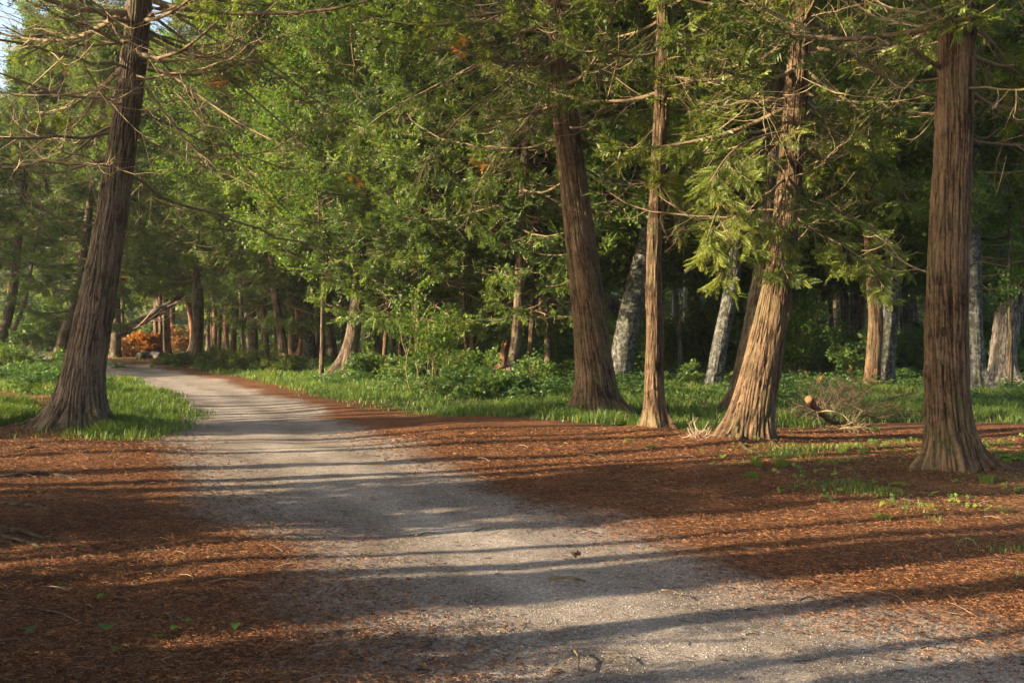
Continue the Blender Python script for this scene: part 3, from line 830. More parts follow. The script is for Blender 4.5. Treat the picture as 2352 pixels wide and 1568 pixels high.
near_cedar('darker cedar trunk close behind the leaning cedar with the golden foot',
           [(1688, 945), (1702, 850), (1722, 760), (1742, 640), (1760, 520)], [40, 36, 34, 32, 28], 12, 67, mat=M_BARK2, flare=.4, fh=.3, sides=60,
           roots=[(3.3, .25, .4, .25)], crown=dict(z0=3.6, z1=11.6, R=2.4, bare=(.9, .3, .05), **{**CR, 'n1': 42}))
print('near', round(time.time() - T0, 1))

# ------------------------------------------------------------------ crown variants shared by the trees of the wood
def straight(z):
    return np.stack([np.zeros_like(z), np.zeros_like(z), z], -1)
VAR = []
for i, (z0, R, H, org, tc) in enumerate([(3.9, 2.9, 15, .008, .40), (4.2, 2.5, 14, .004, .45), (3.7, 3.2, 16, .01, .35), (4.4, 2.8, 17, .006, .5), (1.7, 2.7, 13, .006, .42), (8.3, 2.1, 15, .01, .4), (0.9, 0.95, 8, .01, .4)]):
    g = crown_parts(np.random.default_rng(100 + i), straight, z0, H, R, 110 if i != 5 else 60, 10 if i != 6 else 6, 11 if i != 5 else 8, 0.34, 'farfan', orange=org, tintc=tc, sides1=4, twr=1.5, bare=(.8, .25, .03), low=(0.8, 0.6))
    VAR.append((g[0].mesh('branches'), g[1].mesh('crown'), H))
MVAR = []
for i, (z0, R, H) in enumerate([(3.5, 3.6, 17), (6.0, 4.2, 22)]):
    g = crown_parts(np.random.default_rng(200 + i), straight, z0, H, R, 90, 11, 9, 0.5, 'maple', orange=0, tintc=.5, p0lo=0.1, shape=.45, flat=.45, sides1=4, twr=1.6, bare=(.7, .15, .02))
    MVAR.append((g[0].mesh('branches'), g[1].mesh('crown'), H))
for v in VAR: v[0].materials.append(M_TWIG); v[1].materials.append(M_FARCEDAR)
for v in MVAR: v[0].materials.append(M_TWIG); v[1].materials.append(M_MAPLE)
print('variants', round(time.time() - T0, 1))

_tr = [0]
def wood_tree(pts, w, label, var=None, mat=M_BARK, maple=None, H=None, name=None, group=None, D=None, flare=0.4, sides=28, roots=None, snag=False, jag=0.0, cat='tree', zs=1.0, taper=0.75):
    """a tree further back: first point is its foot"""
    _tr[0] += 1
    sd = 500 + _tr[0]
    rng = np.random.default_rng(sd)
    D = D or depth_at(pts[0][1])
    b = at(pts[0][0], pts[0][1], D); b[2] = float(gz(b[0], b[1]))
    C = [at(x, y, D) - b for x, y in pts]; C[0] = np.zeros(3)
    rad = pxm(w, D) / 2
    v = None if (var is None and maple is None) else (MVAR[maple] if maple is not None else VAR[var])
    Hh = H or (v[2] * zs if v else C[-1][2])
    R = [rad * (1.08 - 0.16 * i / (len(C) - 1)) for i in range(len(C))]
    if not snag and Hh > C[-1][2] + 1:
        top = C[-1]; k = (C[-1] - C[0]) / max(C[-1][2], .5)
        z = Hh * 0.93
        C.append(np.array([top[0] + k[0] * 0.4 * (z - top[2]), rng.normal(0, .3), z])); R.append(rad * 0.15)
    root = thing(name or ('maple_tree' if maple is not None else 'dead_snag' if snag else 'cedar_tree'), label, cat, tuple(b), group)
    me, cfn = trunk_mesh(C, R, sd, sides=sides, flare=flare, fh=0.35, ridge=0.012, step=0.16 if sides < 60 else .06, roots=roots, jag=jag, knots=2)
    obj('trunk', me, mat, root)
    if v:
        c = cfn(np.array([1.0, 4.0, 9.0]))
        sl_ = (c[1] - c[0]) / 3.0
        rz = rng.random() * 6.28
        for me_, nm in ((v[0], 'branches'), (v[1], 'crown')):
            o = obj(nm, me_, None, root)
            s = zs * (0.92 + 0.16 * rng.random())
            o.scale = (s, s, zs)
            q = Vector((0, 0, 1)).rotation_difference(Vector((sl_[0] * .6, sl_[1] * .6, 1)))
            from mathutils import Quaternion
            o.rotation_mode = 'QUATERNION'
            o.rotation_quaternion = q @ Quaternion((0, 0, 1), rz)
            off = c[1] - np.array([sl_[0] * .6, sl_[1] * .6, 1.0]) * 4.0
            o.location = (off[0], off[1], 0)
            rng = np.random.default_rng(sd)
    return root

G1 = None
WOOD = [
 # left grove, foot first
 dict(p=[(265, 820), (268, 740), (262, 650)], w=20, var=0, l='cedar at the far bend of the path holding the fallen trunk against it'),
 dict(p=[(124, 848), (148, 770), (172, 700), (190, 620)], w=24, var=4, mat=M_BARK2, l='dark cedar leaning right just behind the big left cedar', D=37),
 dict(p=[(-12, 838), (14, 745), (30, 680)], w=22, var=1, mat=M_BARK2, l='dark cedar trunk cut by the left picture edge'),
 dict(p=[(-2, 846), (28, 765), (58, 700)], w=9, var=5, mat=M_BARK2, l='thin crooked cedar beside the trunk at the left picture edge', D=40),
 dict(p=[(283, 812), (281, 730), (284, 650)], w=9, var=1, mat=M_BARK2, l='thin grey trunk just right of the cedar with the fallen trunk', D=62),
 dict(p=[(357, 812), (359, 740), (360, 650)], w=12, var=2, mat=M_BARK2, l='pale grey cedar right of the orange bush, left of a pair', D=56),
 dict(p=[(369, 814), (369, 740), (368, 650)], w=9, var=1, mat=M_BARK, l='thin brown cedar, middle one right of the orange bush', D=55),
 dict(p=[(379, 812), (377, 740), (380, 650)], w=10, var=3, l='cedar with sunlit edge, third from the orange bush', D=57),
 dict(p=[(393, 805), (396, 740), (397, 640)], w=13, var=0, l='straight cedar alone between the orange bush and the red leaning cedar'),
 dict(p=[(443, 816), (444, 780), (442, 740), (432, 690), (424, 660)], w=14, var=1, mat=M_RED, l='reddish sunlit cedar bending left before the dark twin trunks', roots=[(3.3, .5, .4, .25)]),
 dict(p=[(446, 835), (453, 790), (456, 700), (455, 620)], w=25, var=2, mat=M_BARK2, l='thick dark cedar with root spur beside the litter at the bend', roots=[(3.4, .5, .35, .35)]),
 dict(p=[(478, 808), (478, 740), (482, 650)], w=9, var=3, l='narrow golden lit cedar right of the thick dark trunk'),
 dict(p=[(492, 812), (494, 740), (492, 650)], w=12, var=0, mat=M_BARK, l='brown cedar next to the narrow golden one'),
 dict(p=[(517, 806), (520, 740), (522, 650)], w=13, var=1, mat=M_RED, l='bright red sunlit cedar standing in the middle of the left grove'),
 dict(p=[(533, 812), (538, 740), (550, 660)], w=14, var=4, mat=M_BARK2, l='dark cedar leaning right beside the bright red one', D=50),
 dict(p=[(545, 812), (562, 740), (576, 690)], w=6, var=None, H=3.6, l='thin bare leaning stem crossing between the grove trunks', D=46),
 dict(p=[(584, 845), (580, 760), (574, 660)], w=22, var=2, mat=M_BARK2, l='broad dark cedar behind the low dark shrubs, left of its neighbour'),
 dict(p=[(612, 845), (608, 760), (604, 640)], w=17, var=0, mat=M_BARK2, l='dark cedar with a curved side branch behind the low shrubs'),
 dict(p=[(655, 850), (648, 780), (634, 690), (628, 640)], w=19, var=4, mat=M_BARK2, l='plain brown cedar leaning left at the end of the dark shrubs', roots=[(5.6, .35, .3, .3), (4.2, .2, .3, .3)]),
 dict(p=[(666, 820), (668, 740), (672, 660)], w=8, var=3, l='thin cedar behind the trunk leaning left', D=56),
 dict(p=[(684, 838), (692, 800), (696, 770), (688, 730), (684, 690)], w=12, var=1, mat=M_RED, l='crooked cedar with an orange lit flank left of the rough grey trunk', roots=[(3.3, .5, .4, .3)]),
 dict(p=[(709, 842), (710, 760), (708, 660)], w=26, var=2, mat=M_LICH, l='stout rough grey trunk in the middle of the left wood'),
 dict(p=[(718, 838), (728, 780), (744, 700)], w=16, var=4, mat=M_BARK2, l='blackish trunk leaning right out from the rough grey trunk', D=40),
 dict(p=[(738, 818), (736, 760), (738, 690)], w=18, var=0, mat=M_RED, l='red lit cedar seen behind the blackish leaning trunk', D=52),
 dict(p=[(768, 836), (762, 780), (752, 720), (748, 680)], w=18, var=1, mat=M_BARK2, l='dark cedar leaning left across the open red litter'),
 dict(p=[(795, 868), (800, 820), (812, 770), (820, 700), (824, 640)], w=34, var=2, mat=M_BARK2, l='big grey brown cedar with a wide foot at the grass edge', roots=[(3.5, .6, .4, .4), (5.4, .3, .3, .3)], sides=60),
 dict(p=[(838, 852), (836, 780), (833, 700)], w=11, var=None, H=5.0, l='thin pole like stem hugging the big cedar at the grass edge'),
 dict(p=[(790, 800), (789, 740), (787, 640)], w=11, var=3, mat=M_RED, l='pale lit trunk in the gap left of the big grass edge cedar', D=70),
 dict(p=[(775, 815), (776, 740), (776, 640)], w=8, var=1, mat=M_LICH, l='whitish trunk far off in the gap of the left wood', D=78),
 # middle
 dict(p=[(1152, 868), (1160, 810), (1168, 760), (1180, 690)], w=20, var=4, mat=M_RED, l='left stem of the cedar pair among the green shrubs', roots=[(3.3, .4, .4, .3)]),
 dict(p=[(1172, 880), (1180, 820), (1190, 760), (1192, 680)], w=24, var=2, mat=M_BARK2, l='greyer right stem of the cedar pair among the green shrubs'),
 dict(p=[(920, 845), (918, 780), (916, 700)], w=9, var=4, l='thin cedar stem half hidden by shrubs left of the sapling'),
 dict(p=[(1000, 850), (1003, 790), (1004, 700)], w=18, var=4, mat=M_BARK2, l='dim cedar trunk behind the pale green sapling'),
 dict(p=[(1085, 846), (1088, 790), (1082, 700)], w=16, var=0, l='dim cedar trunk between the sapling and the cedar pair'),
 dict(p=[(1262, 852), (1258, 780), (1262, 700)], w=16, var=4, mat=M_BARK2, l='shaded cedar trunk just left of the thick sunlit middle cedar'),
 dict(p=[(868, 838), (872, 780), (870, 700)], w=13, var=2, l='shaded cedar trunk right of the thin pole like stem'),
 dict(p=[(955, 874), (958, 800), (962, 700)], w=10, var=4, l='slim cedar hung with low foliage behind the foot of the sapling', D=29),
 dict(p=[(1075, 872), (1072, 800), (1066, 700)], w=10, var=4, l='slim low branched cedar just left of the cedar pair', D=29),
 dict(p=[(1215, 876), (1218, 800), (1224, 700)], w=11, var=4, l='slim low branched cedar between the pair and the thick sunlit cedar', D=28),
 dict(p=[(880, 866), (884, 800), (890, 700)], w=10, var=4, l='slim low branched cedar right of the big grass edge cedar', D=31),
 # right wood
 dict(p=[(1423, 882), (1432, 800), (1452, 700), (1478, 600), (1500, 520)], w=52, var=None, maple=0, mat=M_LICH, l='leaning birch like trunk mottled with grey lichen behind the slim cedar', sides=60, flare=.2),
 dict(p=[(1638, 888), (1650, 810), (1668, 720), (1682, 650)], w=33, var=3, mat=M_LICH, l='grey lichened trunk leaning right between slim and golden footed cedars', sides=60, flare=.2),
 dict(p=[(1868, 835), (1872, 760), (1862, 680)], w=30, var=0, mat=M_BARK, l='stout brown trunk lit at its middle behind the dead branches', D=40),
 dict(p=[(1832, 830), (1834, 760), (1830, 680)], w=22, var=1, mat=M_SNAG, l='dark grey trunk beside the stout brown trunk behind dead branches', D=44),
 dict(p=[(1925, 832), (1915, 780), (1908, 720)], w=8, var=3, mat=M_BARK2, l='thin dark stem leaning left between the rear trunks', D=46),
 dict(p=[(1950, 830), (1946, 780), (1942, 710)], w=14, var=1, mat=M_SNAG, l='grey trunk, left of the close rear pair', D=48),
 dict(p=[(1970, 832), (1972, 780), (1968, 710)], w=20, var=None, maple=0, mat=M_SNAG, l='paler grey trunk, right of the close rear pair', D=50),
 dict(p=[(1984, 850), (1986, 790), (1982, 740)], w=15, var=None, mat=M_SNAG, l='dead grey pole just left of the yellow lit trunk', snag=True, jag=.3, D=34),
 dict(p=[(2002, 893), (2006, 820), (2014, 740), (2004, 640), (1998, 560)], w=30, var=1, mat=M_BARK, l='trunk with yellow sunlit bands left of the mottled grey trunk', sides=60, flare=.25),
 dict(p=[(2032, 890), (2036, 800), (2048, 700), (2056, 620)], w=38, var=None, maple=0, mat=M_LICH, l='mottled grey trunk with crusty lichen right of the yellow banded one', sides=60, flare=.2),
 dict(p=[(2086, 800), (2084, 740), (2082, 640)], w=18, var=0, mat=M_BARK2, l='black looking trunk deep in the wood left of the large right cedar', D=62),
 dict(p=[(2112, 808), (2108, 750), (2098, 670)], w=8, var=None, maple=0, mat=M_BARK2, l='thin dark stem close to the left flank of the large right cedar', D=58),
 dict(p=[(2242, 902), (2241, 800), (2238, 700), (2234, 600), (2232, 480)], w=33, var=3, mat=M_LICH, l='upright trunk with orange sun patches just right of the large cedar', sides=60, roots=[(5.6, .35, .35, .3), (4.0, .2, .3, .2)]),
 dict(p=[(2262, 835), (2262, 780), (2262, 700)], w=12, var=1, mat=M_BARK2, l='dark trunk peeping between sun patched trunk and broken stump', D=45),
 dict(p=[(2330, 830), (2338, 760), (2346, 690)], w=12, var=None, maple=0, mat=M_BARK2, l='dark stem rising behind the broken stump', D=42),
 dict(p=[(1590, 852), (1592, 780), (1600, 700)], w=12, var=2, mat=M_BARK2, l='dim trunk in dark foliage right of the slim cedar', D=38),
 dict(p=[(1745, 850), (1750, 790), (1752, 700)], w=14, var=4, mat=M_BARK2, l='dim trunk hidden behind the golden footed cedar', D=38),
]
for t in WOOD:
    k = dict(t); p = k.pop('p'); w = k.pop('w'); l = k.pop('l')
    if p[0][0] < 860 and (k.get('mat') is None or p[0][0] == 738): k['mat'] = M_BARK2
    wood_tree(p, w, l, **k)

# broken trunks
wood_tree([(2302, 890), (2304, 820), (2312, 740), (2322, 672)], 56, 'tall broken grey stump with a splintered top at the right edge', mat=M_SNAG, snag=True, jag=0.55, sides=90, flare=0.35,
          roots=[(3.6, .35, .4, .4), (5.4, .3, .3, .3)], name='broken_stump', cat='stump')
wood_tree([(1396, 838), (1394, 760), (1402, 700), (1412, 650)], 24, 'pale splintered snag pointing up behind the thick middle cedar', mat=M_SNAG, snag=True, jag=1.3, sides=40, flare=0.1, name='broken_snag', cat='snag')
print('wood', round(time.time() - T0, 1))

# trees that close the view between and above the named ones, and the ones outside the frame whose shade falls in it
rngF = np.random.default_rng(77)
def filler(x, y, r, var, maple=None, zs=1.0, label='', group='', mat=M_BARK2, sides=16):
    b = np.array([x, y, float(gz(x, y))])
    _tr[0] += 1
    sd = 900 + _tr[0]
    rg = np.random.default_rng(sd)
    v = MVAR[maple] if maple is not None else VAR[var]
    H = v[2] * zs
    lean = rg.normal(0, .05, 2)
    C = [np.zeros(3), np.array([lean[0] * 3, lean[1] * 3, 3.0]), np.array([lean[0] * 5, lean[1] * 5, H * .93])]
    me, cfn = trunk_mesh(C, [r * 1.1, r, r * .15], sd, sides=sides, flare=.35, fh=.35, ridge=.012, step=.3, knots=0)
    root = thing('maple_tree' if maple is not None else 'cedar_tree', label, 'tree', tuple(b), group)
    obj('trunk', me, mat, root)
    for me_, nm in ((v[0], 'branches'), (v[1], 'crown')):
        o = obj(nm, me_, None, root); o.scale = (zs, zs, zs); o.rotation_euler = (0, 0, sd * 1.7)
        o.location = (lean[0] * 4, lean[1] * 4, 0)
    return root

n = 0
LB = 'tree standing deep in the wood behind the trunks that can be told apart'
for (y0, y1, cnt) in ((46, 60, 11), (60, 80, 15), (80, 110, 17)):
    for i in range(cnt):
        y = y0 + (y1 - y0) * rngF.random()
        hw = y * 0.56
        x = -hw + 2 * hw * (i + rngF.random()) / cnt
        # leave the far clearing at the left open
        if -hw < x < -0.38 * y and y < 75 and rngF.random() < .5: continue
        mp = None
        if rngF.random() < .35 or y > 85: mp = int(rngF.random() < .6)
        filler(x, y, .14 + .12 * rngF.random(), int(rngF.integers(0, 4)), mp, zs=(1.0 + (y - 46) / 120) * (.9 + .2 * rngF.random()), label=LB, group='trees deep in the wood',
               mat=[M_BARK2, M_LICH, M_BARK, M_RED][int(rngF.integers(0, 4))])
        n += 1

for i in range(13):
    y = 47 + 12 * rngF.random(); x = y * (-.30 + .24 * (i + rngF.random()) / 13)
    filler(x, y, .09 + .08 * rngF.random(), int(rngF.integers(0, 4)), zs=1.05, label='slender dark cedar in the close rows at the back of the left grove', group='slender cedars at the back of the left grove', mat=M_BARK2)

for i in range(16):
    y = 29 + 20 * rngF.random(); x = y * (.10 + .42 * (i + rngF.random()) / 16)
    filler(x, y, .06 + .09 * rngF.random(), 0, maple=0, zs=.75 + .3 * rngF.random(), label='slim trunk among the dim trees behind the large right hand cedars', group='slim trunks in the dim wood', mat=[M_BARK2, M_LICH, M_SNAG][i % 3])

# shade givers at the left, outside the frame
LO = 'cedar outside the frame on the sunward side, shading the path'
u = np.array([math.cos(SUN_AZ), math.sin(SUN_AZ)]); vv = np.array([-u[1], u[0]])
cnt = 0
def out_of_frame(P, m=2.2):
    if P[1] > 0.5 and P[0] > -0.53 * P[1] - m:
        P = P - u * ((P[0] + 0.53 * P[1] + m) / (u[0] + .53 * u[1]))
    if P[1] <= 0.5 and P[0] > -3.2: P = P - u * (P[0] + 3.2) / u[0]
    return P
q = -5.0
rngS = np.random.default_rng(2024)
while q < 24:
    dia = .08 + .21 * rngS.random() ** 1.4
    gap = .12 + .33 * rngS.random() ** 1.5
    r = 3.8 + 3.5 * rngS.random()                     # towards the sun
    qc = q + dia / 2; q += dia + gap
    if abs(qc - 13.45) < .3 or abs(qc - 11.7) < .45: continue
    P = out_of_frame(vv * qc - u * r)
    filler(P[0], P[1], dia / 2, 5, zs=1.35 + .35 * rngS.random(), label=LO, group='cedars outside the frame', sides=12)
    cnt += 1
for (q, r, v, zs) in [(36, 15, 0, .8), (39, 18, 4, .9), (42, 16, 2, .8), (45, 16, 4, 1.0), (48, 18, 0, .9), (52, 17, 4, 1.0), (16.4, 12, 6, 1.1), (8.5, 5, 6, 1.2), (5.6, 6, 6, .5), (-2.8, 15, 4, .7)]:  # extra unseen cedars added to shade the grove, near trunks and litter
    P = out_of_frame(vv * q - u * r)
    filler(P[0], P[1], .15, v, zs=zs, label=LO, group='cedars outside the frame', sides=12)
print('fill', n, cnt, round(time.time() - T0, 1))

# ------------------------------------------------------------------ grass, herbs, litter
def scatter(rng, n, x0, x1, y0, y1, power=1.0):
    """points over the floor, thinning with distance"""
    uu = rng.random(n)
    y = y0 * (y1 / y0) ** uu if power == 1.0 else (y0 ** (1 - power) + uu * (y1 ** (1 - power) - y0 ** (1 - power))) ** (1 / (1 - power))
    x = (x0 + (x1 - x0) * rng.random(n)) * np.minimum(y * 0.62 + 1.5, 40)
    return x, y

def blades(rng, x, y, h, wd, tint, lean=0.5):
    N = len(x); z = gz(x, y)
    a = rng.random(N) * 6.283
    d = np.stack([np.cos(a), np.sin(a)], -1)
    f = rng.random(N) * 6.283
    sd = np.stack([np.cos(f), np.sin(f)], -1)
    ln = (lean * (0.3 + rng.random(N)))[:, None]
    V = np.zeros((N, 5, 3))
    base = np.stack([x, y], -1)
    w = wd[:, None]
    V[:, 0, :2] = base - sd * w; V[:, 1, :2] = base + sd * w
    m = base + d * ln * 0.3 * h[:, None]
    V[:, 2, :2] = m + sd * w * .8; V[:, 3, :2] = m - sd * w * .8
    V[:, 4, :2] = base + d * ln * h[:, None]
    V[:, 0:2, 2] = (z - 0.01)[:, None]; V[:, 2:4, 2] = (z + h * 0.6)[:, None]; V[:, 4, 2] = z + h * (1.0 - 0.25 * ln[:, 0])
    i = (np.arange(N) * 5)[:, None]
    return V.reshape(-1, 3), i + np.array([[0, 1, 2, 3]]), i + np.array([[3, 2, 4]]), np.repeat(tint, 5)

def grass_field(name, label, seed, n, box, prob, h0=0.16, power=1.0, tc=0.5):
    rng = np.random.default_rng(seed)
    x, y = scatter(rng, n, *box, power=power)
    # tufts
    cx = vnoise(x * 1.3, y * 1.3) * 0.5 + vnoise(x * 6, y * 6) * 0.45
    p = prob(x, y) * np.clip(0.55 + cx * 1.6, 0.05, 1)
    k = rng.random(n) < p
    x, y, cx, pk = x[k], y[k], cx[k], p[k]
    h = h0 * (0.45 + 0.9 * rng.random(len(x))) * (1 + 0.6 * cx) * (.45 + .75 * np.sqrt(pk))
    wd = 0.0028 * np.maximum(1, y / 9) * (0.7 + 0.6 * rng.random(len(x)))
    ti = np.clip(tc + 0.2 * rng.normal(0, 1, len(x)) + 0.25 * cx, 0, 0.9)
    ti = np.where(rng.random(len(x)) < .07, 1.2, ti)
    V, Q, T, A = blades(rng, x, y, h, wd, ti, 0.7)
    g = Geo(); g.add(V, Q, T, A)
    return tag(obj(name, g.mesh(name), M_GRASS), label, 'grass', None, 'stuff')

def inside(poly, e=0.25):
    return lambda X, Y: sstep(e, -e * .6, poly_sd(poly, X, Y) + 0.22 * vnoise(X * 1.7, Y * 1.7))

grass_field('grass', 'bright grass along the far side of the litter strip and under the right hand trees', 1, 520000, (-1, 1, 12, 34), inside(GRASS_R, .7), h0=.13, tc=.45)
grass_field('grass', 'grass tongue between the big leaning cedar and the path', 2, 330000, (-1, -0.35, 13.5, 34), lambda X, Y: np.maximum(inside(GRASS_L, .9)(X, Y), .07 * inside(GRASS_L, 2.6)(X, Y) * (poly_sd(PATH, X, Y) > .05)), h0=.14, tc=.45)
grass_field('grass', 'grass strip at the left picture edge before the big leaning cedar', 3, 330000, (-1.15, -0.6, 14, 44), lambda X, Y: np.maximum(inside(GRASS_L2)(X, Y), inside(GRASS_L3)(X, Y)), h0=.15, tc=.55)
grass_field('grass', 'thin mossy tufts growing through the red litter at the right', 4, 150000, (-.2, 1.1, 5.5, 14), lambda X, Y: inside(MOSS_R, .6)(X, Y) * sstep(-.05, .35, vnoise(X * 1.3 + 4, Y * 1.9) + .1), h0=.045, tc=.55)
grass_field('grass', 'low green growth on the floor far off in the wood', 5, 160000, (-1, 1, 36, 100), lambda X, Y: sstep(-.2, .3, vnoise(X * .5, Y * .4)) * (poly_sd(PATH, X, Y) > .8) * np.maximum((X > -6.0), .15 + (Y > 66) * 1.0), h0=.3, tc=.5)

def herb_field(label, seed, n, box, prob, h=(0.05, 0.3), size=0.14, tc=0.5, tpl='leaves', per=3):
    rng = np.random.default_rng(seed)
    x, y = scatter(rng, n, *box)
    cl = vnoise(x * .7 + 8, y * .7) * .8 + vnoise(x * 2.1, y * 2.1) * .6
    k = rng.random(n) < prob(x, y) * np.clip(.35 + 1.5 * cl, 0, 1)
    x, y = x[k], y[k]
    x = np.repeat(x, per) + rng.normal(0, .05, len(x) * per); y = np.repeat(y, per) + rng.normal(0, .05, len(x))
    N = len(x)
    z = gz(x, y) + h[0] + (h[1] - h[0]) * rng.random(N) ** 1.3 * np.clip(1 + 1.2 * np.repeat(vnoise(x * .9, y * .9), 1), .2, 2.2)
    a = rng.random(N) * 6.283
    d = np.stack([np.cos(a), np.sin(a), rng.normal(.0, .25, N)], -1)
    up = norm(rng.normal(0, .35, (N, 3)) + np.array([0, 0, 1.]))
    G = stamp(tpl, np.stack([x, y, z], -1), d, up, size * (.7 + .6 * rng.random(N)) * np.maximum(1, y / 22), np.clip(tc + rng.normal(0, .2, N), 0, .95))
    return tag(obj('ground_cover', G.mesh('ground_cover'), M_SHRUB), label, 'ground cover', None, 'stuff')

SHR = [gp(*p) for p in [(560, 850), (700, 866), (820, 890), (960, 905), (1120, 915), (1250, 925), (1330, 930), (1600, 925), (2000, 925), (2420, 930)]] + [(26, 30), (18, 40), (-8, 42), (-16, 38)]
herb_field('leafy green herbs behind the grass edge and beneath the shrubs', 21, 90000, (-1, 1, 18, 42), inside(SHR, 1.0), h=(.02, .26), size=.09, tc=.38, per=5)
herb_field('leafy herbs under the trees at the left picture edge', 22, 60000, (-1.2, -.5, 18, 40), lambda X, Y: inside(GRASS_L2, .6)(X, Y), h=(.03, .3), size=.10, tc=.4, per=4)
herb_field('low undergrowth far off between the trunks', 23, 60000, (-1, 1, 40, 95), lambda X, Y: sstep(-.3, .2, vnoise(X * .3 + 2, Y * .25)) * (poly_sd(PATH, X, Y) > 1.2) * np.maximum((X > -6.0), (Y > 72) * 1.0), h=(.1, .9), size=.22, tc=.5)
herb_field('scattered green seedlings on the red litter beneath the right cedars', 24, 2600, (.15, 1.1, 8, 14), lambda X, Y: .55 * inside(MOSS_R, 1.2)(X, Y), h=(.01, .05), size=.09, tc=.75, per=1)

def litter(name, label, seed, n, prob, box, ln=(0.015, 0.055), wd=0.0015, mat=None, lift=0.012, tc=0.4, power=1.0, curl=1.0, cat='litter'):
    rng = np.random.default_rng(seed)
    x, y = scatter(rng, n, *box, power=power)
    k = rng.random(n) < prob(x, y)
    x, y = x[k], y[k]; N = len(x)
    z = gz(x, y) + 0.012 * fbm(x * 6, y * 6) - 0.02 * sstep(.5, -.6, poly_sd(PATH, x, y)) + 0.002 + lift * rng.random(N)
    L = (ln[0] + (ln[1] - ln[0]) * rng.random(N) ** 2.6) * np.maximum(1, y / 11)
    a = rng.random(N) * 6.283
    s = np.linspace(0, 1, 4)
    ang = a[:, None] + curl * rng.normal(0, .9, N)[:, None] * s[None]
    st = L[:, None] / 3
    px = x[:, None] + np.cumsum(np.cos(ang) * st, 1); py = y[:, None] + np.cumsum(np.sin(ang) * st, 1)
    pz = z[:, None] + (rng.normal(0, .12, N) * L)[:, None] * s[None] + (0.15 * L * rng.random(N))[:, None] * np.sin(s * np.pi)[None]
    pz = np.maximum(pz, (gz(x, y) - 0.02)[:, None])
    P = np.stack([px, py, pz], -1)
    w = wd * (.6 + rng.random(N)) * np.maximum(1, y / 8)
    V, Q = tubes(P, w[:, None] * np.array([1, .9, .75, .3]), 3)
    G = Geo(); G.add(V, Q, None, np.repeat(np.clip(tc + rng.normal(0, .28, N), 0, 1), 12))
    return tag(obj(name, G.mesh(name), mat), label, cat, None, 'stuff')

M_LIT = twig_mat('cedar_litter', (0.040, 0.018, 0.008), (0.35, 0.165, 0.072))
def off_path(lo=-.85, hi=.45):
    return lambda X, Y: sstep(lo, hi, poly_sd(PATH, X, Y) + .12 * vnoise(X * 3, Y * 3)) * (1 - .93 * (poly_sd(GRASS_R, X, Y) < -.1))
litter('cedar_litter', 'reddish brown dropped cedar sprays and twigs carpeting both sides of the path', 31, 260000, off_path(), (-1, 1, 3.6, 15), mat=M_LIT, tc=.42)
litter('fine_twigs', 'pale bent little twigs lying over the red litter', 32, 3600, off_path(-.3, .3), (-1, 1, 3.6, 13), ln=(.03, .24), wd=.0016, mat=M_PALE, lift=.012, tc=.15, curl=.7)
litter('path_debris', 'small dark twigs and bits dropped on the crushed stone', 33, 20000, lambda X, Y: (poly_sd(PATH, X, Y) < .1) * (.12 + .5 * sstep(-.9, .1, poly_sd(PATH, X, Y))), (-.6, 1, 3.6, 13), ln=(.015, .10), wd=.0019, mat=M_DARKT, lift=.004, tc=.3)
print('ground cover', round(time.time() - T0, 1))

def pebbles():
    rng = np.random.default_rng(41)
    x, y = scatter(rng, 60000, -.6, 1, 3.6, 11)
    k = rng.random(len(x)) < sstep(.25, -.3, poly_sd(PATH, x, y))
    x, y = x[k], y[k]; N = len(x)
    z = gz(x, y) + 0.012 * fbm(x * 6, y * 6) - 0.02 * sstep(.5, -.6, poly_sd(PATH, x, y))
    V0 = np.array([(1, 0, 0), (0, 1, 0), (-1, 0, 0), (0, -1, 0), (0, 0, 1), (0, 0, -1)], float)
    T0_ = np.array([(0, 1, 4), (1, 2, 4), (2, 3, 4), (3, 0, 4), (1, 0, 5), (2, 1, 5), (3, 2, 5), (0, 3, 5)])
    s = (.0018 + .0035 * rng.random(N) ** 3)[:, None, None] * np.maximum(1, y / 7)[:, None, None]
    V = V0[None] * s * (0.6 + 0.8 * rng.random((N, 6, 3))) * np.array([1, 1, .7])
    a = rng.random(N) * 6.28
    c, sn = np.cos(a)[:, None], np.sin(a)[:, None]
    V = np.stack([V[..., 0] * c - V[..., 1] * sn, V[..., 0] * sn + V[..., 1] * c, V[..., 2]], -1) + np.stack([x, y, z + .001], -1)[:, None]
    G = Geo(); G.add(V.reshape(-1, 3), None, (T0_[None] + (np.arange(N) * 6)[:, None, None]).reshape(-1, 3), np.repeat(rng.random(N), 6))
    tag(obj('gravel', G.mesh('gravel'), M_PEB), 'loose grit on the path', 'gravel', None, 'stuff')
M_PEB = twig_mat('grit', (0.16, 0.13, 0.11), (0.50, 0.45, 0.40))
pebbles()

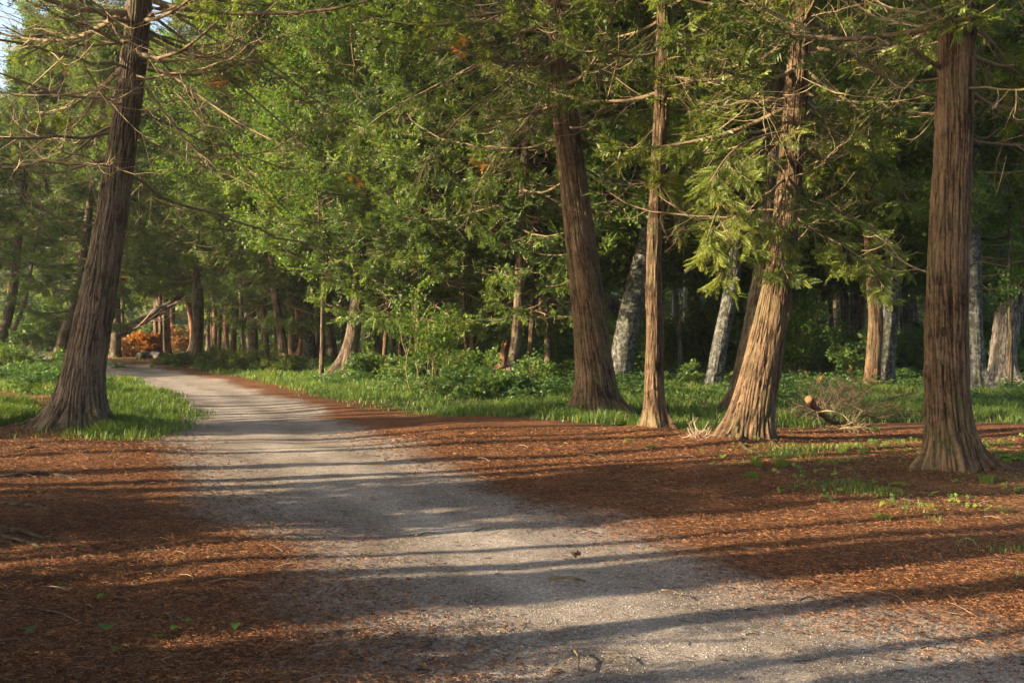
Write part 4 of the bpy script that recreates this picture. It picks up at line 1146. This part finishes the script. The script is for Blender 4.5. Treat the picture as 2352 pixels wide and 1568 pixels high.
# ------------------------------------------------------------------ shrubs, saplings, plants
def shrub(name, label, cat, px, py, w, h, seed, kind='leaves', mat=M_SHRUB, n1=26, n2=8, n3=6, slen=0.2, tc=0.45, group=None, D=None, bare=(.6, .1, 0), loc=None, stem=True):
    """w and h in metres"""
    rng = np.random.default_rng(seed)
    if loc is None:
        D = D or depth_at(py)
        b = at(px, py, D)
    else:
        b = np.array([loc[0], loc[1], 0.])
    b[2] = float(gz(b[0], b[1]))
    B = n1
    a = rng.random(B) * 6.283; n = 8; s = np.linspace(0, 1, n)
    rr = w / 2 * np.sqrt(rng.random(B)) * 1.0
    hh = h * (0.45 + .6 * rng.random(B)) * (1 - .35 * rr / (w / 2))
    P = np.zeros((B, n, 3))
    off = rng.normal(0, .12 * w, (B, 2))
    d = np.stack([np.cos(a), np.sin(a)], -1)
    P[..., :2] = off[:, None] + d[:, None] * (rr[:, None] * s[None] ** 1.4)[..., None]
    P[..., 2] = hh[:, None] * (1.25 * s - .25 * s ** 2)[None] - .03
    P += np.cumsum(rng.normal(0, 1, P.shape), 1) * .015 * h
    P[:, 0, 2] = -.04
    Gt, Gf = grow(rng, P, np.full(B, .006 + .003 * h), n2, n3, slen, kind, bare, l2f=.28, l2c=.12, start=.25, sides1=4, tintc=tc, tints=.22, orange=0, droop=.1, flat=.45)
    root = thing(name, label, cat, tuple(b), group)
    obj('stem', Gt.mesh('stem', True), M_TWIG, root)
    obj('foliage', Gf.mesh('foliage'), mat, root)
    return root

SHRUBS = [
 (905, 868, 2.4, 1.3, 'rounded green shrub right beside the big cedar at the grass edge'),
 (965, 885, 2.0, 1.2, 'low green bush at the foot of the pale sapling'),
 (1035, 875, 2.4, 1.4, 'tall leafy shrub midway between sapling and cedar pair'),
 (1105, 880, 1.6, 1.1, 'leafy shrub touching the left stem of the cedar pair'),
 (1060, 912, 1.8, 0.8, 'low bush spilling onto the grass before the leafy middle shrubs'),
 (1235, 888, 1.5, 0.9, 'small bush right of the cedar pair with a few pale leaves'),
 (1140, 915, 1.2, 0.7, 'yellow green bush in front of the feet of the cedar pair'),
 (850, 870, 1.6, 1.0, 'low shrub just right of the thin pole like stem'),
 (1560, 880, 2.0, 0.9, 'bush in the grass between the slim cedar and the grey leaning trunk'),
 (1925, 868, 2.4, 1.3, 'bush under the dead branches left of the yellow banded trunk'),
 (2098, 850, 3.2, 2.0, 'bush in the gap between mottled grey trunk and the large right cedar'),
 (1790, 862, 2.4, 1.2, 'bush right behind the golden footed cedar'),
 (2330, 868, 2.0, 1.0, 'bush crowding the broken stump at the right picture edge'),
]
for i, (x, y, w, h, l) in enumerate(SHRUBS):
    shrub('leafy_shrub', l, 'shrub', x, y, w, h * .82, 300 + i, n1=17, n2=9, n3=6, slen=.15, tc=.5 + .03 * (i % 4), group='leafy shrubs in the undergrowth')
# dark cedar seedlings filling below the grove
for i, (x, y, w, h, l) in enumerate([
 (500, 846, 1.6, .7, 'low dark evergreen shrub next to the thick dark cedar with the spur'),
 (545, 850, 1.8, .9, 'dark evergreen shrub below the bright red sunlit cedar'),
 (598, 854, 2.0, .9, 'dark evergreen shrub before the broad dark cedar'),
 (400, 838, 1.8, .6, 'small yellowish evergreen shrub on the litter at the bend'),
 (640, 858, 1.4, .5, 'low evergreen tuft at the foot of the brown cedar leaning left')]):
    shrub('evergreen_shrub', l, 'shrub', x, y, w, h, 340 + i, kind='farfan', mat=M_CEDAR, n1=26, n2=9, n3=7, slen=.2, tc=.12, group='low evergreens below the left grove')
for i, (x, y, w, h, l) in enumerate([
 (330, 818, 1.1, 1.25, 'glowing orange dead bush beside the fallen trunk'),
 (300, 818, 2.0, 1.1, 'duller rusty brush left of the glowing orange bush'),
 (408, 812, 2.0, 1.6, 'heap of dry tan brush right of the glowing orange bush')]):
    shrub('dead_bush', l, 'bush', x, y, w, h, 360 + i, kind='leaves', mat=(M_RUST if i == 0 else M_DRY), n1=30, n2=9, n3=7 if i == 0 else 4, slen=.3, tc=.6, group='dry bushes by the fallen trunk', bare=(.6, .3, .2) if i else (.4, 0, 0))
shrub('maple_sapling', 'pale green sapling with layered leaves rising above the middle shrubs', 'sapling', 985, 905, 1.6, 3.0, 380, kind='maple', mat=M_MAPLE, n1=7, n2=9, n3=4, slen=.34, tc=.75)
shrub('maple_sapling', 'small sapling with big leaves right of the cedar pair', 'sapling', 1222, 905, .9, 1.2, 381, kind='maple', mat=M_MAPLE, n1=3, n2=5, n3=3, slen=.3, tc=.7)
shrub('leafy_shrub', 'leggy green bush in front of the dark trunk leaning behind the big left cedar', 'shrub', 95, 868, 2.4, .9, 382, n1=30, n2=8, n3=6, slen=.18, tc=.55)
shrub('leafy_shrub', 'leggy bush at the very left edge of the path bend', 'shrub', 10, 866, 2.6, 1.5, 383, n1=24, n2=8, n3=4, slen=.18, tc=.5)
shrub('leafy_shrub', 'pale misty green thicket beyond the path at the far left', 'shrub', 80, 806, 9.0, 4.0, 384, n1=46, n2=10, n3=7, slen=.5, tc=.7)
shrub('leafy_shrub', 'green thicket beyond the path between the far left trunks', 'shrub', 200, 803, 8.0, 3.4, 385, n1=46, n2=10, n3=7, slen=.5, tc=.55)
# maples whose layered leaves show through
wood_tree([(2320, 842), (2322, 760), (2318, 660)], 10, 'maple with flat layers of bluish green leaves above the broken stump', maple=0, mat=M_BARK2, zs=.62, D=24)
wood_tree([(738, 845), (740, 760), (742, 660)], 8, 'maple with bright yellow green leaves among the left cedars', maple=0, mat=M_BARK2, zs=.8, D=31)
wood_tree([(560, 850), (556, 760), (552, 660)], 8, 'maple with bright leaves high above the low dark evergreens', maple=1, mat=M_BARK2, zs=.8, D=36)
wood_tree([(1440, 850), (1444, 760), (1448, 660)], 9, 'maple with bluish leaves between middle and slim cedar', maple=0, mat=M_BARK2, zs=.75, D=30)

PB = []
for k, (w, h, mt, kd, sl_) in enumerate([(2.2, 1.9, M_SHRUB, 'leaves', .2), (1.8, 2.6, M_MAPLE, 'maple', .34), (2.6, 1.4, M_SHRUB, 'leaves', .2)]):
    PB.append(shrub('leafy_shrub', 'shrub filling the dim wood behind the right hand trunks', 'shrub', 1600 + 150 * k, 845 - 3 * k, w, h, 400 + k, kind=kd, mat=mt, n1=24, n2=9, n3=6, slen=sl_, tc=.6, group='shrubs in the dim wood'))
for k in range(30):
    rg = np.random.default_rng(430 + k)
    y = 27 + 30 * rg.random(); x = y * (.08 + .46 * (k + rg.random()) / 30)
    p = PB[k % 3]; c = p.copy(); COL.objects.link(c)
    c.location = (x, y, float(gz(x, y))); c.rotation_euler = (0, 0, rg.random() * 6.28); sc_ = .6 + .6 * rg.random(); c.scale = (sc_, sc_, sc_)
    for ch in list(p.children):
        d = ch.copy(); COL.objects.link(d); d.parent = c

def leaf_plant(px, py, label, seed, n=3, size=.05, tc=.6):
    rng = np.random.default_rng(seed)
    x, y = gp(px, py); z = float(gz(x, y)) + .012 * float(fbm(np.array(x * 6.), np.array(y * 6.)))
    root = thing('seedling', label, 'seedling', (x, y, z), 'broad leaved seedlings on the litter')
    for k in range(n):
        a = rng.random() * 6.283 + k * 2.1
        ns, R = 9, size * (.7 + .5 * rng.random())
        L = []
        for j in range(ns + 1):
            s = j / ns
            wv = R * .5 * math.sin(math.pi * s ** .75) ** .8 if 0 < s < 1 else 0.0
            L.append((s * R, wv))
        V, Q = [], []
        tilt = .25 + .4 * rng.random(); h = .02 + .03 * rng.random()
        r0 = .01 + .03 * rng.random()
        for (s, wv) in L:
            for q in (-1, 0, 1):
                u_ = r0 + s; zz = h + s * tilt - 2.2 * s * s / R * .3 + abs(q) * wv * .25
                V.append((u_ * math.cos(a) - q * wv * math.sin(a), u_ * math.sin(a) + q * wv * math.cos(a), zz))
        for j in range(ns):
            for q in (0, 1):
                b = j * 3 + q
                Q.append((b, b + 3, b + 4, b + 1))
        G = Geo(); G.add(V, Q, None, tc + .1 * rng.normal())
        obj('leaf', G.mesh('leaf', True), M_MAPLE, root)
        P = resample([(0, 0, -.02), (r0 * .5 * math.cos(a), r0 * .5 * math.sin(a), h * .7), (r0 * math.cos(a), r0 * math.sin(a), h)], 5)
        V, Q = tubes(P[None], np.full((1, 5), .0012), 4)
        G = Geo(); G.add(V, Q, None, .3); obj('stem', G.mesh('stem', True), M_TWIG, root)
    return root
for i, (x, y, n, sz, l) in enumerate([
 (125, 1368, 1, .075, 'single upright oval leaf on dark litter, highest of the bottom left ones'),
 (65, 1470, 1, .08, 'dark oval leaf nearest the left picture edge at the bottom'),
 (238, 1478, 1, .075, 'oval leaf second from the left edge at the bottom'),
 (255, 1528, 1, .07, 'pale round leaf lowest in the bottom left corner'),
 (345, 1496, 1, .08, 'flat long leaf right of the two dark oval leaves'),
 (415, 1462, 2, .05, 'small pair of leaves above the flat long leaf'),
 (540, 1455, 1, .045, 'tiny heart leaf rightmost in the dark lower left litter'),
 (250, 1382, 1, .06, 'dim leaf right of the upright oval leaf'),
 (1290 + 160, 1015, 3, .07, 'seedling on the litter left of the golden footed cedar'),
 (1490, 1030, 4, .08, 'leafy seedling before the slim cedar'),
 (1435, 975, 6, .11, 'sunlit leafy plant between the thick middle cedar and the slim one'),
 (1660, 1050, 2, .09, 'round leaved seedling before the golden foot'),
 (1730, 1058, 3, .09, 'round leaved seedling under the tufts by the golden foot'),
 (1905, 1075, 4, .08, 'cluster of round leaves midway between golden foot and large right cedar'),
 (1945, 1088, 3, .07, 'smaller leaves right of the midway cluster'),
 (2020, 1113, 2, .08, 'round leaf pair before the left root of the large right cedar'),
 (2072, 1125, 3, .09, 'bright seedling below the left root of the large right cedar'),
 (2188, 1115, 2, .08, 'round leaves directly before the trunk of the large right cedar'),
 (2050, 1172, 1, .08, 'lone heart leaf on the litter below the bright seedling'),
 (2130, 1178, 2, .08, 'heart leaf pair lowest on the right litter'),
 (2325, 1060, 8, .12, 'dense leafy plant at the right picture edge beside the cedar root')]):
    leaf_plant(x, y, l, 600 + i, n, sz, .45 if x < 600 else .75)

def tuft(px, py, label, seed, n=70, h=.13, w=.07):
    rng = np.random.default_rng(seed)
    x0, y0 = gp(px, py)
    r = w * np.sqrt(rng.random(n)); a = rng.random(n) * 6.28
    x = x0 + r * np.cos(a); y = y0 + r * np.sin(a)
    V, Q, T, A = blades(rng, x, y, h * (.5 + .7 * rng.random(n)), np.full(n, .0022), np.clip(.75 + .15 * rng.normal(0, 1, n), 0, .98), 1.1)
    V = V - np.array([x0, y0, 0])
    G = Geo(); G.add(V, Q, T, A)
    tag(obj('grass_tuft', G.mesh('grass_tuft'), M_GRASS, None, (x0, y0, 0)), label, 'grass tuft', 'grass tufts on the litter')
for i, (x, y, l, h) in enumerate([
 (1738, 1075, 'grass tuft left of its twin before the golden footed cedar', .14), (1795, 1078, 'grass tuft with the longest blades before the golden footed cedar', .17),
 (1730, 1100, 'flat fine grass patch below the twin tufts', .07), (1935, 1040, 'thin tuft on the shaded litter midway to the large cedar', .1),
 (1985, 1042, 'yellow lit tuft beside the large cedar on the left', .1), (2005, 1020, 'short tuft behind the yellow lit one', .08), (2010, 985, 'tuft behind the dry brush heap', .1),
 (2270, 1110, 'dark tuft at the right root of the large cedar', .1), (2030, 1195, 'lowest mossy tuft on the right litter', .06)]):
    tuft(x, y, l, 700 + i, h=h, n=110)

# ------------------------------------------------------------------ roots, logs, sticks
def rod(name, label, cat, P, r0, r1, mat, n=20, sides=10, group=None, rough=.12, cut=False, seed=1, parent=None, tintv=.5):
    rng = np.random.default_rng(seed)
    P = resample(P, n)
    o0 = P[0].copy()
    s = np.linspace(0, 1, n)
    R = (r0 + (r1 - r0) * s) * (1 + rough * rng.normal(0, 1, n))
    V, Q = tubes((P - o0)[None], R[None], sides)
    V = V.reshape(n, sides, 3)
    c = (P - o0)[:, None]
    V = c + (V - c) * (1 + rough * vnoise(np.arange(sides)[None] * 1.3 + seed, s[:, None] * n * .35)[..., None])
    th = np.arange(sides) * 2 * np.pi / sides
    bark = np.stack([np.cos(th)[None] * r0 + 0 * s[:, None], np.sin(th)[None] * r0 + 0 * s[:, None], np.broadcast_to((s * np.linalg.norm(P[-1] - P[0]) * .08)[:, None], (n, sides))], -1).reshape(-1, 3)
    V = V.reshape(-1, 3)
    T = []
    V = np.concatenate([V, [P[0] - o0, P[-1] - o0]])
    for k in range(sides):
        T.append((n * sides, (k + 1) % sides, k)); T.append((n * sides + 1, (n - 1) * sides + k, (n - 1) * sides + (k + 1) % sides))
    bark = np.concatenate([bark, bark[-2:]])
    tint = np.clip(.5 + .35 * vnoise(V[:, 0] * 30, V[:, 1] * 30, V[:, 2] * 30) + tintv - .5, 0, 1)
    me = mesh_np(name, V, Q, T, {'tint': tint, 'barkco': bark}, True)
    o = obj(name, me, mat, parent, tuple(o0))
    if label: tag(o, label, cat, group)
    return o

def g3(px, py, dz=0.0):
    x, y = gp(px, py)
    return np.array([x, y, float(gz(x, y)) + dz])

for i, (pts, r, l) in enumerate([
 ([(-60, 1112), (20, 1104), (90, 1094), (150, 1098), (200, 1108)], .028, 'surface root bending over the litter, farthest of the left ones'),
 ([(-60, 1160), (10, 1166), (80, 1170), (150, 1180)], .024, 'low dark surface root, second from the near end at the left'),
 ([(-60, 1208), (0, 1214), (70, 1224), (130, 1238)], .026, 'stout surface root, upper one of the near crossing pair at the left'),
 ([(-60, 1216), (10, 1232), (70, 1246), (120, 1262)], .02, 'slimmer surface root just below the stout one at the left edge'),
 ([(20, 1040), (70, 1034), (110, 1032)], .03, 'thin root showing below the big left cedar')]):
    P = [g3(x, y, .012 if 0 < k < len(pts) - 1 else -.03) for k, (x, y) in enumerate(pts)]
    rod('surface_root', l, 'root', P, r, r * .55, M_BARK2, n=26, group='roots breaking the litter at the left', seed=20 + i)
# roots of the big left cedar running to the left edge
for i, (pts, r) in enumerate([([(120, 960), (70, 972), (20, 982), (-50, 992)], .07), ([(130, 985), (90, 990), (30, 996), (-20, 1004)], .04), ([(250, 985), (280, 996), (310, 1002)], .06)]):
    P = [g3(x, y, .03 - .03 * k) for k, (x, y) in enumerate(pts)]
    pr = [o for o in bpy.data.objects if o.name == 'cedar_tree'][0]
    o = rod('root', None, None, P, r, r * .4, M_BARK2, n=24, seed=30 + i)
    loc = o.location.copy(); o.parent = pr; o.location = loc - pr.location
pr = [o for o in bpy.data.objects if o.name == 'cedar_tree.003'][0]
for i, (pts, r) in enumerate([([(1705, 1008), (1700, 1028), (1722, 1038), (1745, 1040)], .035), ([(1745, 1020), (1775, 1024), (1805, 1040), (1830, 1052)], .022)]):
    P = [g3(x, y, .03 - .015 * k) for k, (x, y) in enumerate(pts)]
    o = rod('root', None, None, P, r, r * .5, M_BARK, n=24, seed=35 + i)
    loc = o.location.copy(); o.parent = pr; o.location = loc - pr.location

# fallen trunk leaning between two cedars at the bend
D1 = depth_at(820)
rt = thing('fallen_tree', 'weathered fallen trunk propped aslant against the cedar at the bend', 'log', tuple(at(276, 765, D1)))
P = np.array([at(272, 768, D1), at(310, 745, D1 + .5), at(350, 724, D1 + 1), at(405, 690, D1 + 2), at(440, 660, D1 + 3)])
o = rod('trunk', None, None, P, .26, .18, M_SNAG, n=40, sides=24, seed=40); o.parent = rt; o.location = Vector(P[0]) - rt.location
rg = np.random.default_rng(5)
Gt, _ = grow(rg, (resample(P, 9) - P[0])[None], np.array([.05]), 34, 0, .2, 'fan', (1, 1, 1), l2f=.22, l2c=.6, start=.05, tw2=True, twr=2.5)
obj('branches', Gt.mesh('branches'), M_PALE, rt, o.location)
rod('fallen_log', 'short grey log lying under the glowing orange bush', 'log', [g3(318, 824, .12), g3(345, 823, .14), g3(370, 824, .12)], .22, .18, M_SNAG, sides=16, seed=41)
rod('fallen_log', 'long pale birch log lying beyond the mottled grey trunk', 'log', [g3(2060, 852, .1), g3(2110, 850, .14), g3(2150, 852, .1), g3(2210, 850, .1)], .13, .09, M_LICH, sides=14, seed=42)
rod('fallen_log', 'pale log lying left of the yellow banded trunk', 'log', [g3(1880, 850, .08), g3(1920, 852, .12), g3(1975, 856, .1)], .12, .08, M_LICH, sides=14, seed=43)
rod('fallen_log', 'dark rotting log behind the dead pole of the right wood', 'log', [g3(1930, 858, .08), g3(1975, 852, .3), g3(2000, 846, .3)], .12, .1, M_SNAG, sides=14, seed=44)
rod('fallen_branch', 'pale stick on the ground before the trunk with orange sun patches', 'branch', [g3(2190, 912, .03), g3(2240, 914, .04), g3(2330, 918, .03)], .04, .025, M_LICH, sides=8, seed=45)

# sawn limb with its dead crown
Dc = 15.6
rt = thing('sawn_log', 'reddish sawn limb with a bright cut end sticking up from dead branches', 'log', tuple(at(1905, 968, Dc)))
b0 = at(1905, 968, Dc)
P = np.array([at(1858, 916, Dc - .5), at(1872, 936, Dc - .3), at(1890, 952, Dc), at(1912, 968, Dc + .3), at(1935, 975, Dc + .6)])
o = rod('limb', None, None, P, .058, .036, M_RED, n=26, sides=20, seed=46); o.parent = rt; o.location = Vector(P[0] - b0)
ax = norm((P[0] - P[1]))
th = np.linspace(0, 6.283, 25)[:-1]
u1 = norm(np.cross(ax, [0, 0, 1.0])); u2 = np.cross(ax, u1)
V = [P[0] + ax * .008 - b0] + [P[0] + ax * .006 - b0 + (u1 * math.cos(a) + u2 * math.sin(a)) * .058 for a in th] + [P[0] - ax * .02 - b0 + (u1 * math.cos(a) + u2 * math.sin(a)) * .06 for a in th]
T = [(0, 1 + k, 1 + (k + 1) % 24) for k in range(24)]
Qc = [(1 + k, 25 + k, 25 + (k + 1) % 24, 1 + (k + 1) % 24) for k in range(24)]
G = Geo(); G.add(V, Qc, T, .6); obj('cut_face', G.mesh('cut_face'), M_CUT, rt)
Ls = [[(1876, 940), (1858, 948), (1838, 960)], [(1880, 946), (1905, 942), (1935, 950), (1952, 968)], [(1876, 942), (1880, 955), (1882, 975)], [(1868, 938), (1850, 932), (1842, 925)]]
PP = np.stack([resample([at(x, y, Dc - .3 - .25 * (k % 2) * j) for j, (x, y) in enumerate(L_)], 8) - b0 for k, L_ in enumerate(Ls)])
Gt = Geo(); V, Q = tubes(PP, np.linspace(.014, .005, 8)[None] * np.ones((len(Ls), 1)), 5); Gt.add(V, Q, None, .7)
obj('stub', Gt.mesh('stub', True), M_TWIG, rt)

rg = np.random.default_rng(55)
def dead_brush(label, px, py, D, ends, seed, n2=14, r=.010, mat=M_DARKT, n3=0, leafm=M_DRY, name='dead_branch', tint=None):
    rg = np.random.default_rng(seed)
    b = at(px, py, D); 
    PP = []
    for (x, y, dd) in ends:
        m = at((px + x) / 2 + rg.normal(0, 6), (py + y) / 2 - 8, D + dd / 2)
        PP.append(resample([b, m, at(x, y, D + dd)], 9) - b)
    Gt, Gf = grow(rg, np.array(PP), np.full(len(PP), r), n2, n3, .2, 'fan', (1, 1, 1) if not n3 else (1, .8, .55), l2f=.35, l2c=.12, start=.15, sides1=5, orange=0, tintc=.6)
    root = thing(name, label, 'branch', tuple(b), 'dead branches on the floor')
    obj('twigs', Gt.mesh('twigs'), mat, root)
    if Gf.V: obj('dry_foliage', Gf.mesh('dry_foliage'), leafm, root)
dead_brush('tangle of dark dead branches fanning right from the sawn limb', 1905, 968, 16.2, [(1960, 900, .4), (2010, 880, .8), (2060, 930, .5), (2100, 900, 1.2), (2040, 955, -.2), (1990, 930, .2), (2120, 950, .8), (1940, 870, 1.0)], 56)
dead_brush('dead branches lying low left of the sawn limb behind the golden footed cedar', 1900, 965, 16.4, [(1840, 950, .2), (1800, 940, .4), (1785, 962, .1), (1830, 975, -.3), (1820, 925, .8)], 57)
dead_brush('dry branch with tan withered sprays above the sawn limb', 1880, 955, 17.2, [(1900, 880, .3), (1960, 860, .5), (1985, 875, .3), (1870, 870, .4), (1940, 890, .1)], 58, n3=1)
dead_brush('pale bent twigs heaped on the orange litter right of the sawn limb', 1930, 985, 14.7, [(1985, 975, .0), (2000, 985, -.1), (1960, 970, .1), (1890, 982, .1), (1975, 990, -.2)], 59, r=.006, mat=M_TWIG, n2=7)
dead_brush('pinkish dry twig spray on the litter left of the golden footed cedar', 1605, 1015, 13.3, [(1590, 988, 0), (1618, 985, .1), (1630, 996, 0), (1580, 1000, .1)], 60, r=.005, mat=M_PALE, n2=6)
dead_brush('bare grey twigs curling up before the rough grey trunk', 722, 856, 34, [(712, 838, 0), (735, 840, .2), (745, 846, 0), (760, 850, .1)], 61, r=.02, mat=M_PALE, n2=4)

for i, (a, b2, r, l) in enumerate([
 ((1262, 1338), (1345, 1344), .011, 'dark stick lying flat on the path centre'),
 ((1520, 1368), (1570, 1382), .006, 'thin bent stick near the path middle, right of the dark stick'),
 ((1385, 1502), (1440, 1520), .005, 'thin pale stick low on the path'),
 ((1320, 1498), (1330, 1540), .006, 'short dark stick standing out upright at the bottom of the path'),
 ((955, 1232), (1000, 1226), .007, 'short stick on the left half of the path'),
 ((1085, 1228), (1130, 1216), .006, 'little curved stick just right of the one on the left half'),
 ((1840, 1385), (1875, 1378), .006, 'short stick on the sunny right part of the path'),
 ((2090, 1350), (2108, 1368), .006, 'forked dark twig on the right litter'),
 ((640, 1325), (700, 1345), .006, 'grey stick on the left litter beside the path'),
 ((60, 1405), (190, 1450), .006, 'long pale bent stick on the dark left litter')]):
    p, q = g3(*a, .012), g3(*b2, .01)
    m = (p + q) / 2 + np.array([.01, .03, .008])
    rod('fallen_stick', l, 'stick', [p, m, q], r, r * .6, M_TWIG, n=10, sides=6, seed=60 + i, group='sticks on the floor', tintv=.3)
c = g3(1318, 1278, .012)
rod('cedar_cone', 'small brown dried clump on the path centre', 'cone', [c, c + np.array([.02, .01, .012]), c + np.array([.045, .0, .004])], .018, .010, M_RED, n=10, sides=8, seed=80, rough=.4)
print('done', round(time.time() - T0, 1))

# ------------------------------------------------------------------ the wood going on beyond: one mass
def far_wood():
    rng = np.random.default_rng(91)
    G = Geo()
    N = 30000
    y = 108 + 60 * rng.random(N) ** 1.3
    x = (rng.random(N) * 2 - 1) * (y * .75)
    top = 13 + 9 * vnoise(x * .12, y * .12) + 5 * vnoise(x * .4, y * .4)
    z = top * rng.random(N) ** .8 + .2
    a = rng.random(N) * 6.283
    d = np.stack([np.cos(a), np.sin(a), rng.normal(-.1, .3, N)], -1)
    up = norm(rng.normal(0, .7, (N, 3)) + np.array([0, 0, 1.]))
    stamp('leaves', np.stack([x, y, z], -1), d, up, 1.5 * (.6 + .8 * rng.random(N)), np.clip(.5 + .2 * rng.normal(0, 1, N), 0, .95), G)
    tag(obj('far_wood', G.mesh('far_wood'), M_FARCEDAR), 'green mass of the wood closing the view far behind the trunks', 'wood', None, 'stuff')
far_wood()
for i, (x, y, w, h) in enumerate([(-4.3, 3.2, 2.0, 1.9), (-4.8, 4.4, 2.2, 1.3), (-4.2, 1.6, 2.4, 2.0)]):  # unseen shrubs added to keep the bottom left litter in shade
    shrub('evergreen_shrub', 'unseen evergreen shrub added left of the viewer to shade the near litter', 'shrub', 0, 0, w, h, 1200 + i, kind='farfan', mat=M_CEDAR, n1=26, n2=8, n3=5, slen=.24, tc=.4, group='unseen evergreen shrubs added for shade', loc=(x, y))

def spray_litter():
    rng = np.random.default_rng(95)
    x, y = scatter(rng, 26000, -1, 1, 3.6, 14)
    k = rng.random(len(x)) < off_path()(x, y) * np.clip(.6 + 1.2 * vnoise(x * 1.5, y * 1.5), .1, 1)
    x, y = x[k], y[k]; N = len(x)
    z = gz(x, y) + 0.012 * fbm(x * 6, y * 6) + 0.008 + .012 * rng.random(N)
    a = rng.random(N) * 6.283
    d = np.stack([np.cos(a), np.sin(a), rng.normal(0, .12, N)], -1)
    up = norm(rng.normal(0, .25, (N, 3)) + np.array([0, 0, 1.]))
    G = stamp('farfan', np.stack([x, y, z], -1), d, up, (.02 + .045 * rng.random(N) ** 1.5) * np.maximum(1, y / 9), np.clip(.35 + rng.normal(0, .3, N), 0, 1))
    tag(obj('dropped_sprays', G.mesh('dropped_sprays'), M_DEAD), 'flat brown dead cedar sprays strewn through the litter', 'litter', None, 'stuff')
M_DEAD = leaf_mat('dead_sprays', [(0.0, (0.05, 0.02, 0.01)), (0.5, (0.12, 0.048, 0.022)), (1.0, (0.24, 0.11, 0.05))], trans=0.1)
spray_litter()

# ------------------------------------------------------------------ air
def haze():
    V = [(x, y, z) for z in (-3, 42) for (x, y) in ((-260, -60), (260, -60), (260, 330), (-260, 330))]
    Q = [(0, 3, 2, 1), (4, 5, 6, 7), (0, 1, 5, 4), (1, 2, 6, 5), (2, 3, 7, 6), (3, 0, 4, 7)]
    me = mesh_np('haze', V, Q)
    m, n, l = new_mat('haze')
    v = n.new('ShaderNodeVolumePrincipled'); v.inputs['Color'].default_value = (0.86, 0.93, 0.95, 1)
    v.inputs['Density'].default_value = 0.00035; v.inputs['Anisotropy'].default_value = 0.2
    o = n.new('ShaderNodeOutputMaterial'); l.new(v.outputs[0], o.inputs['Volume'])
    tag(obj('haze', me, m), 'thin morning haze between the trees', None, None, 'stuff')
haze()
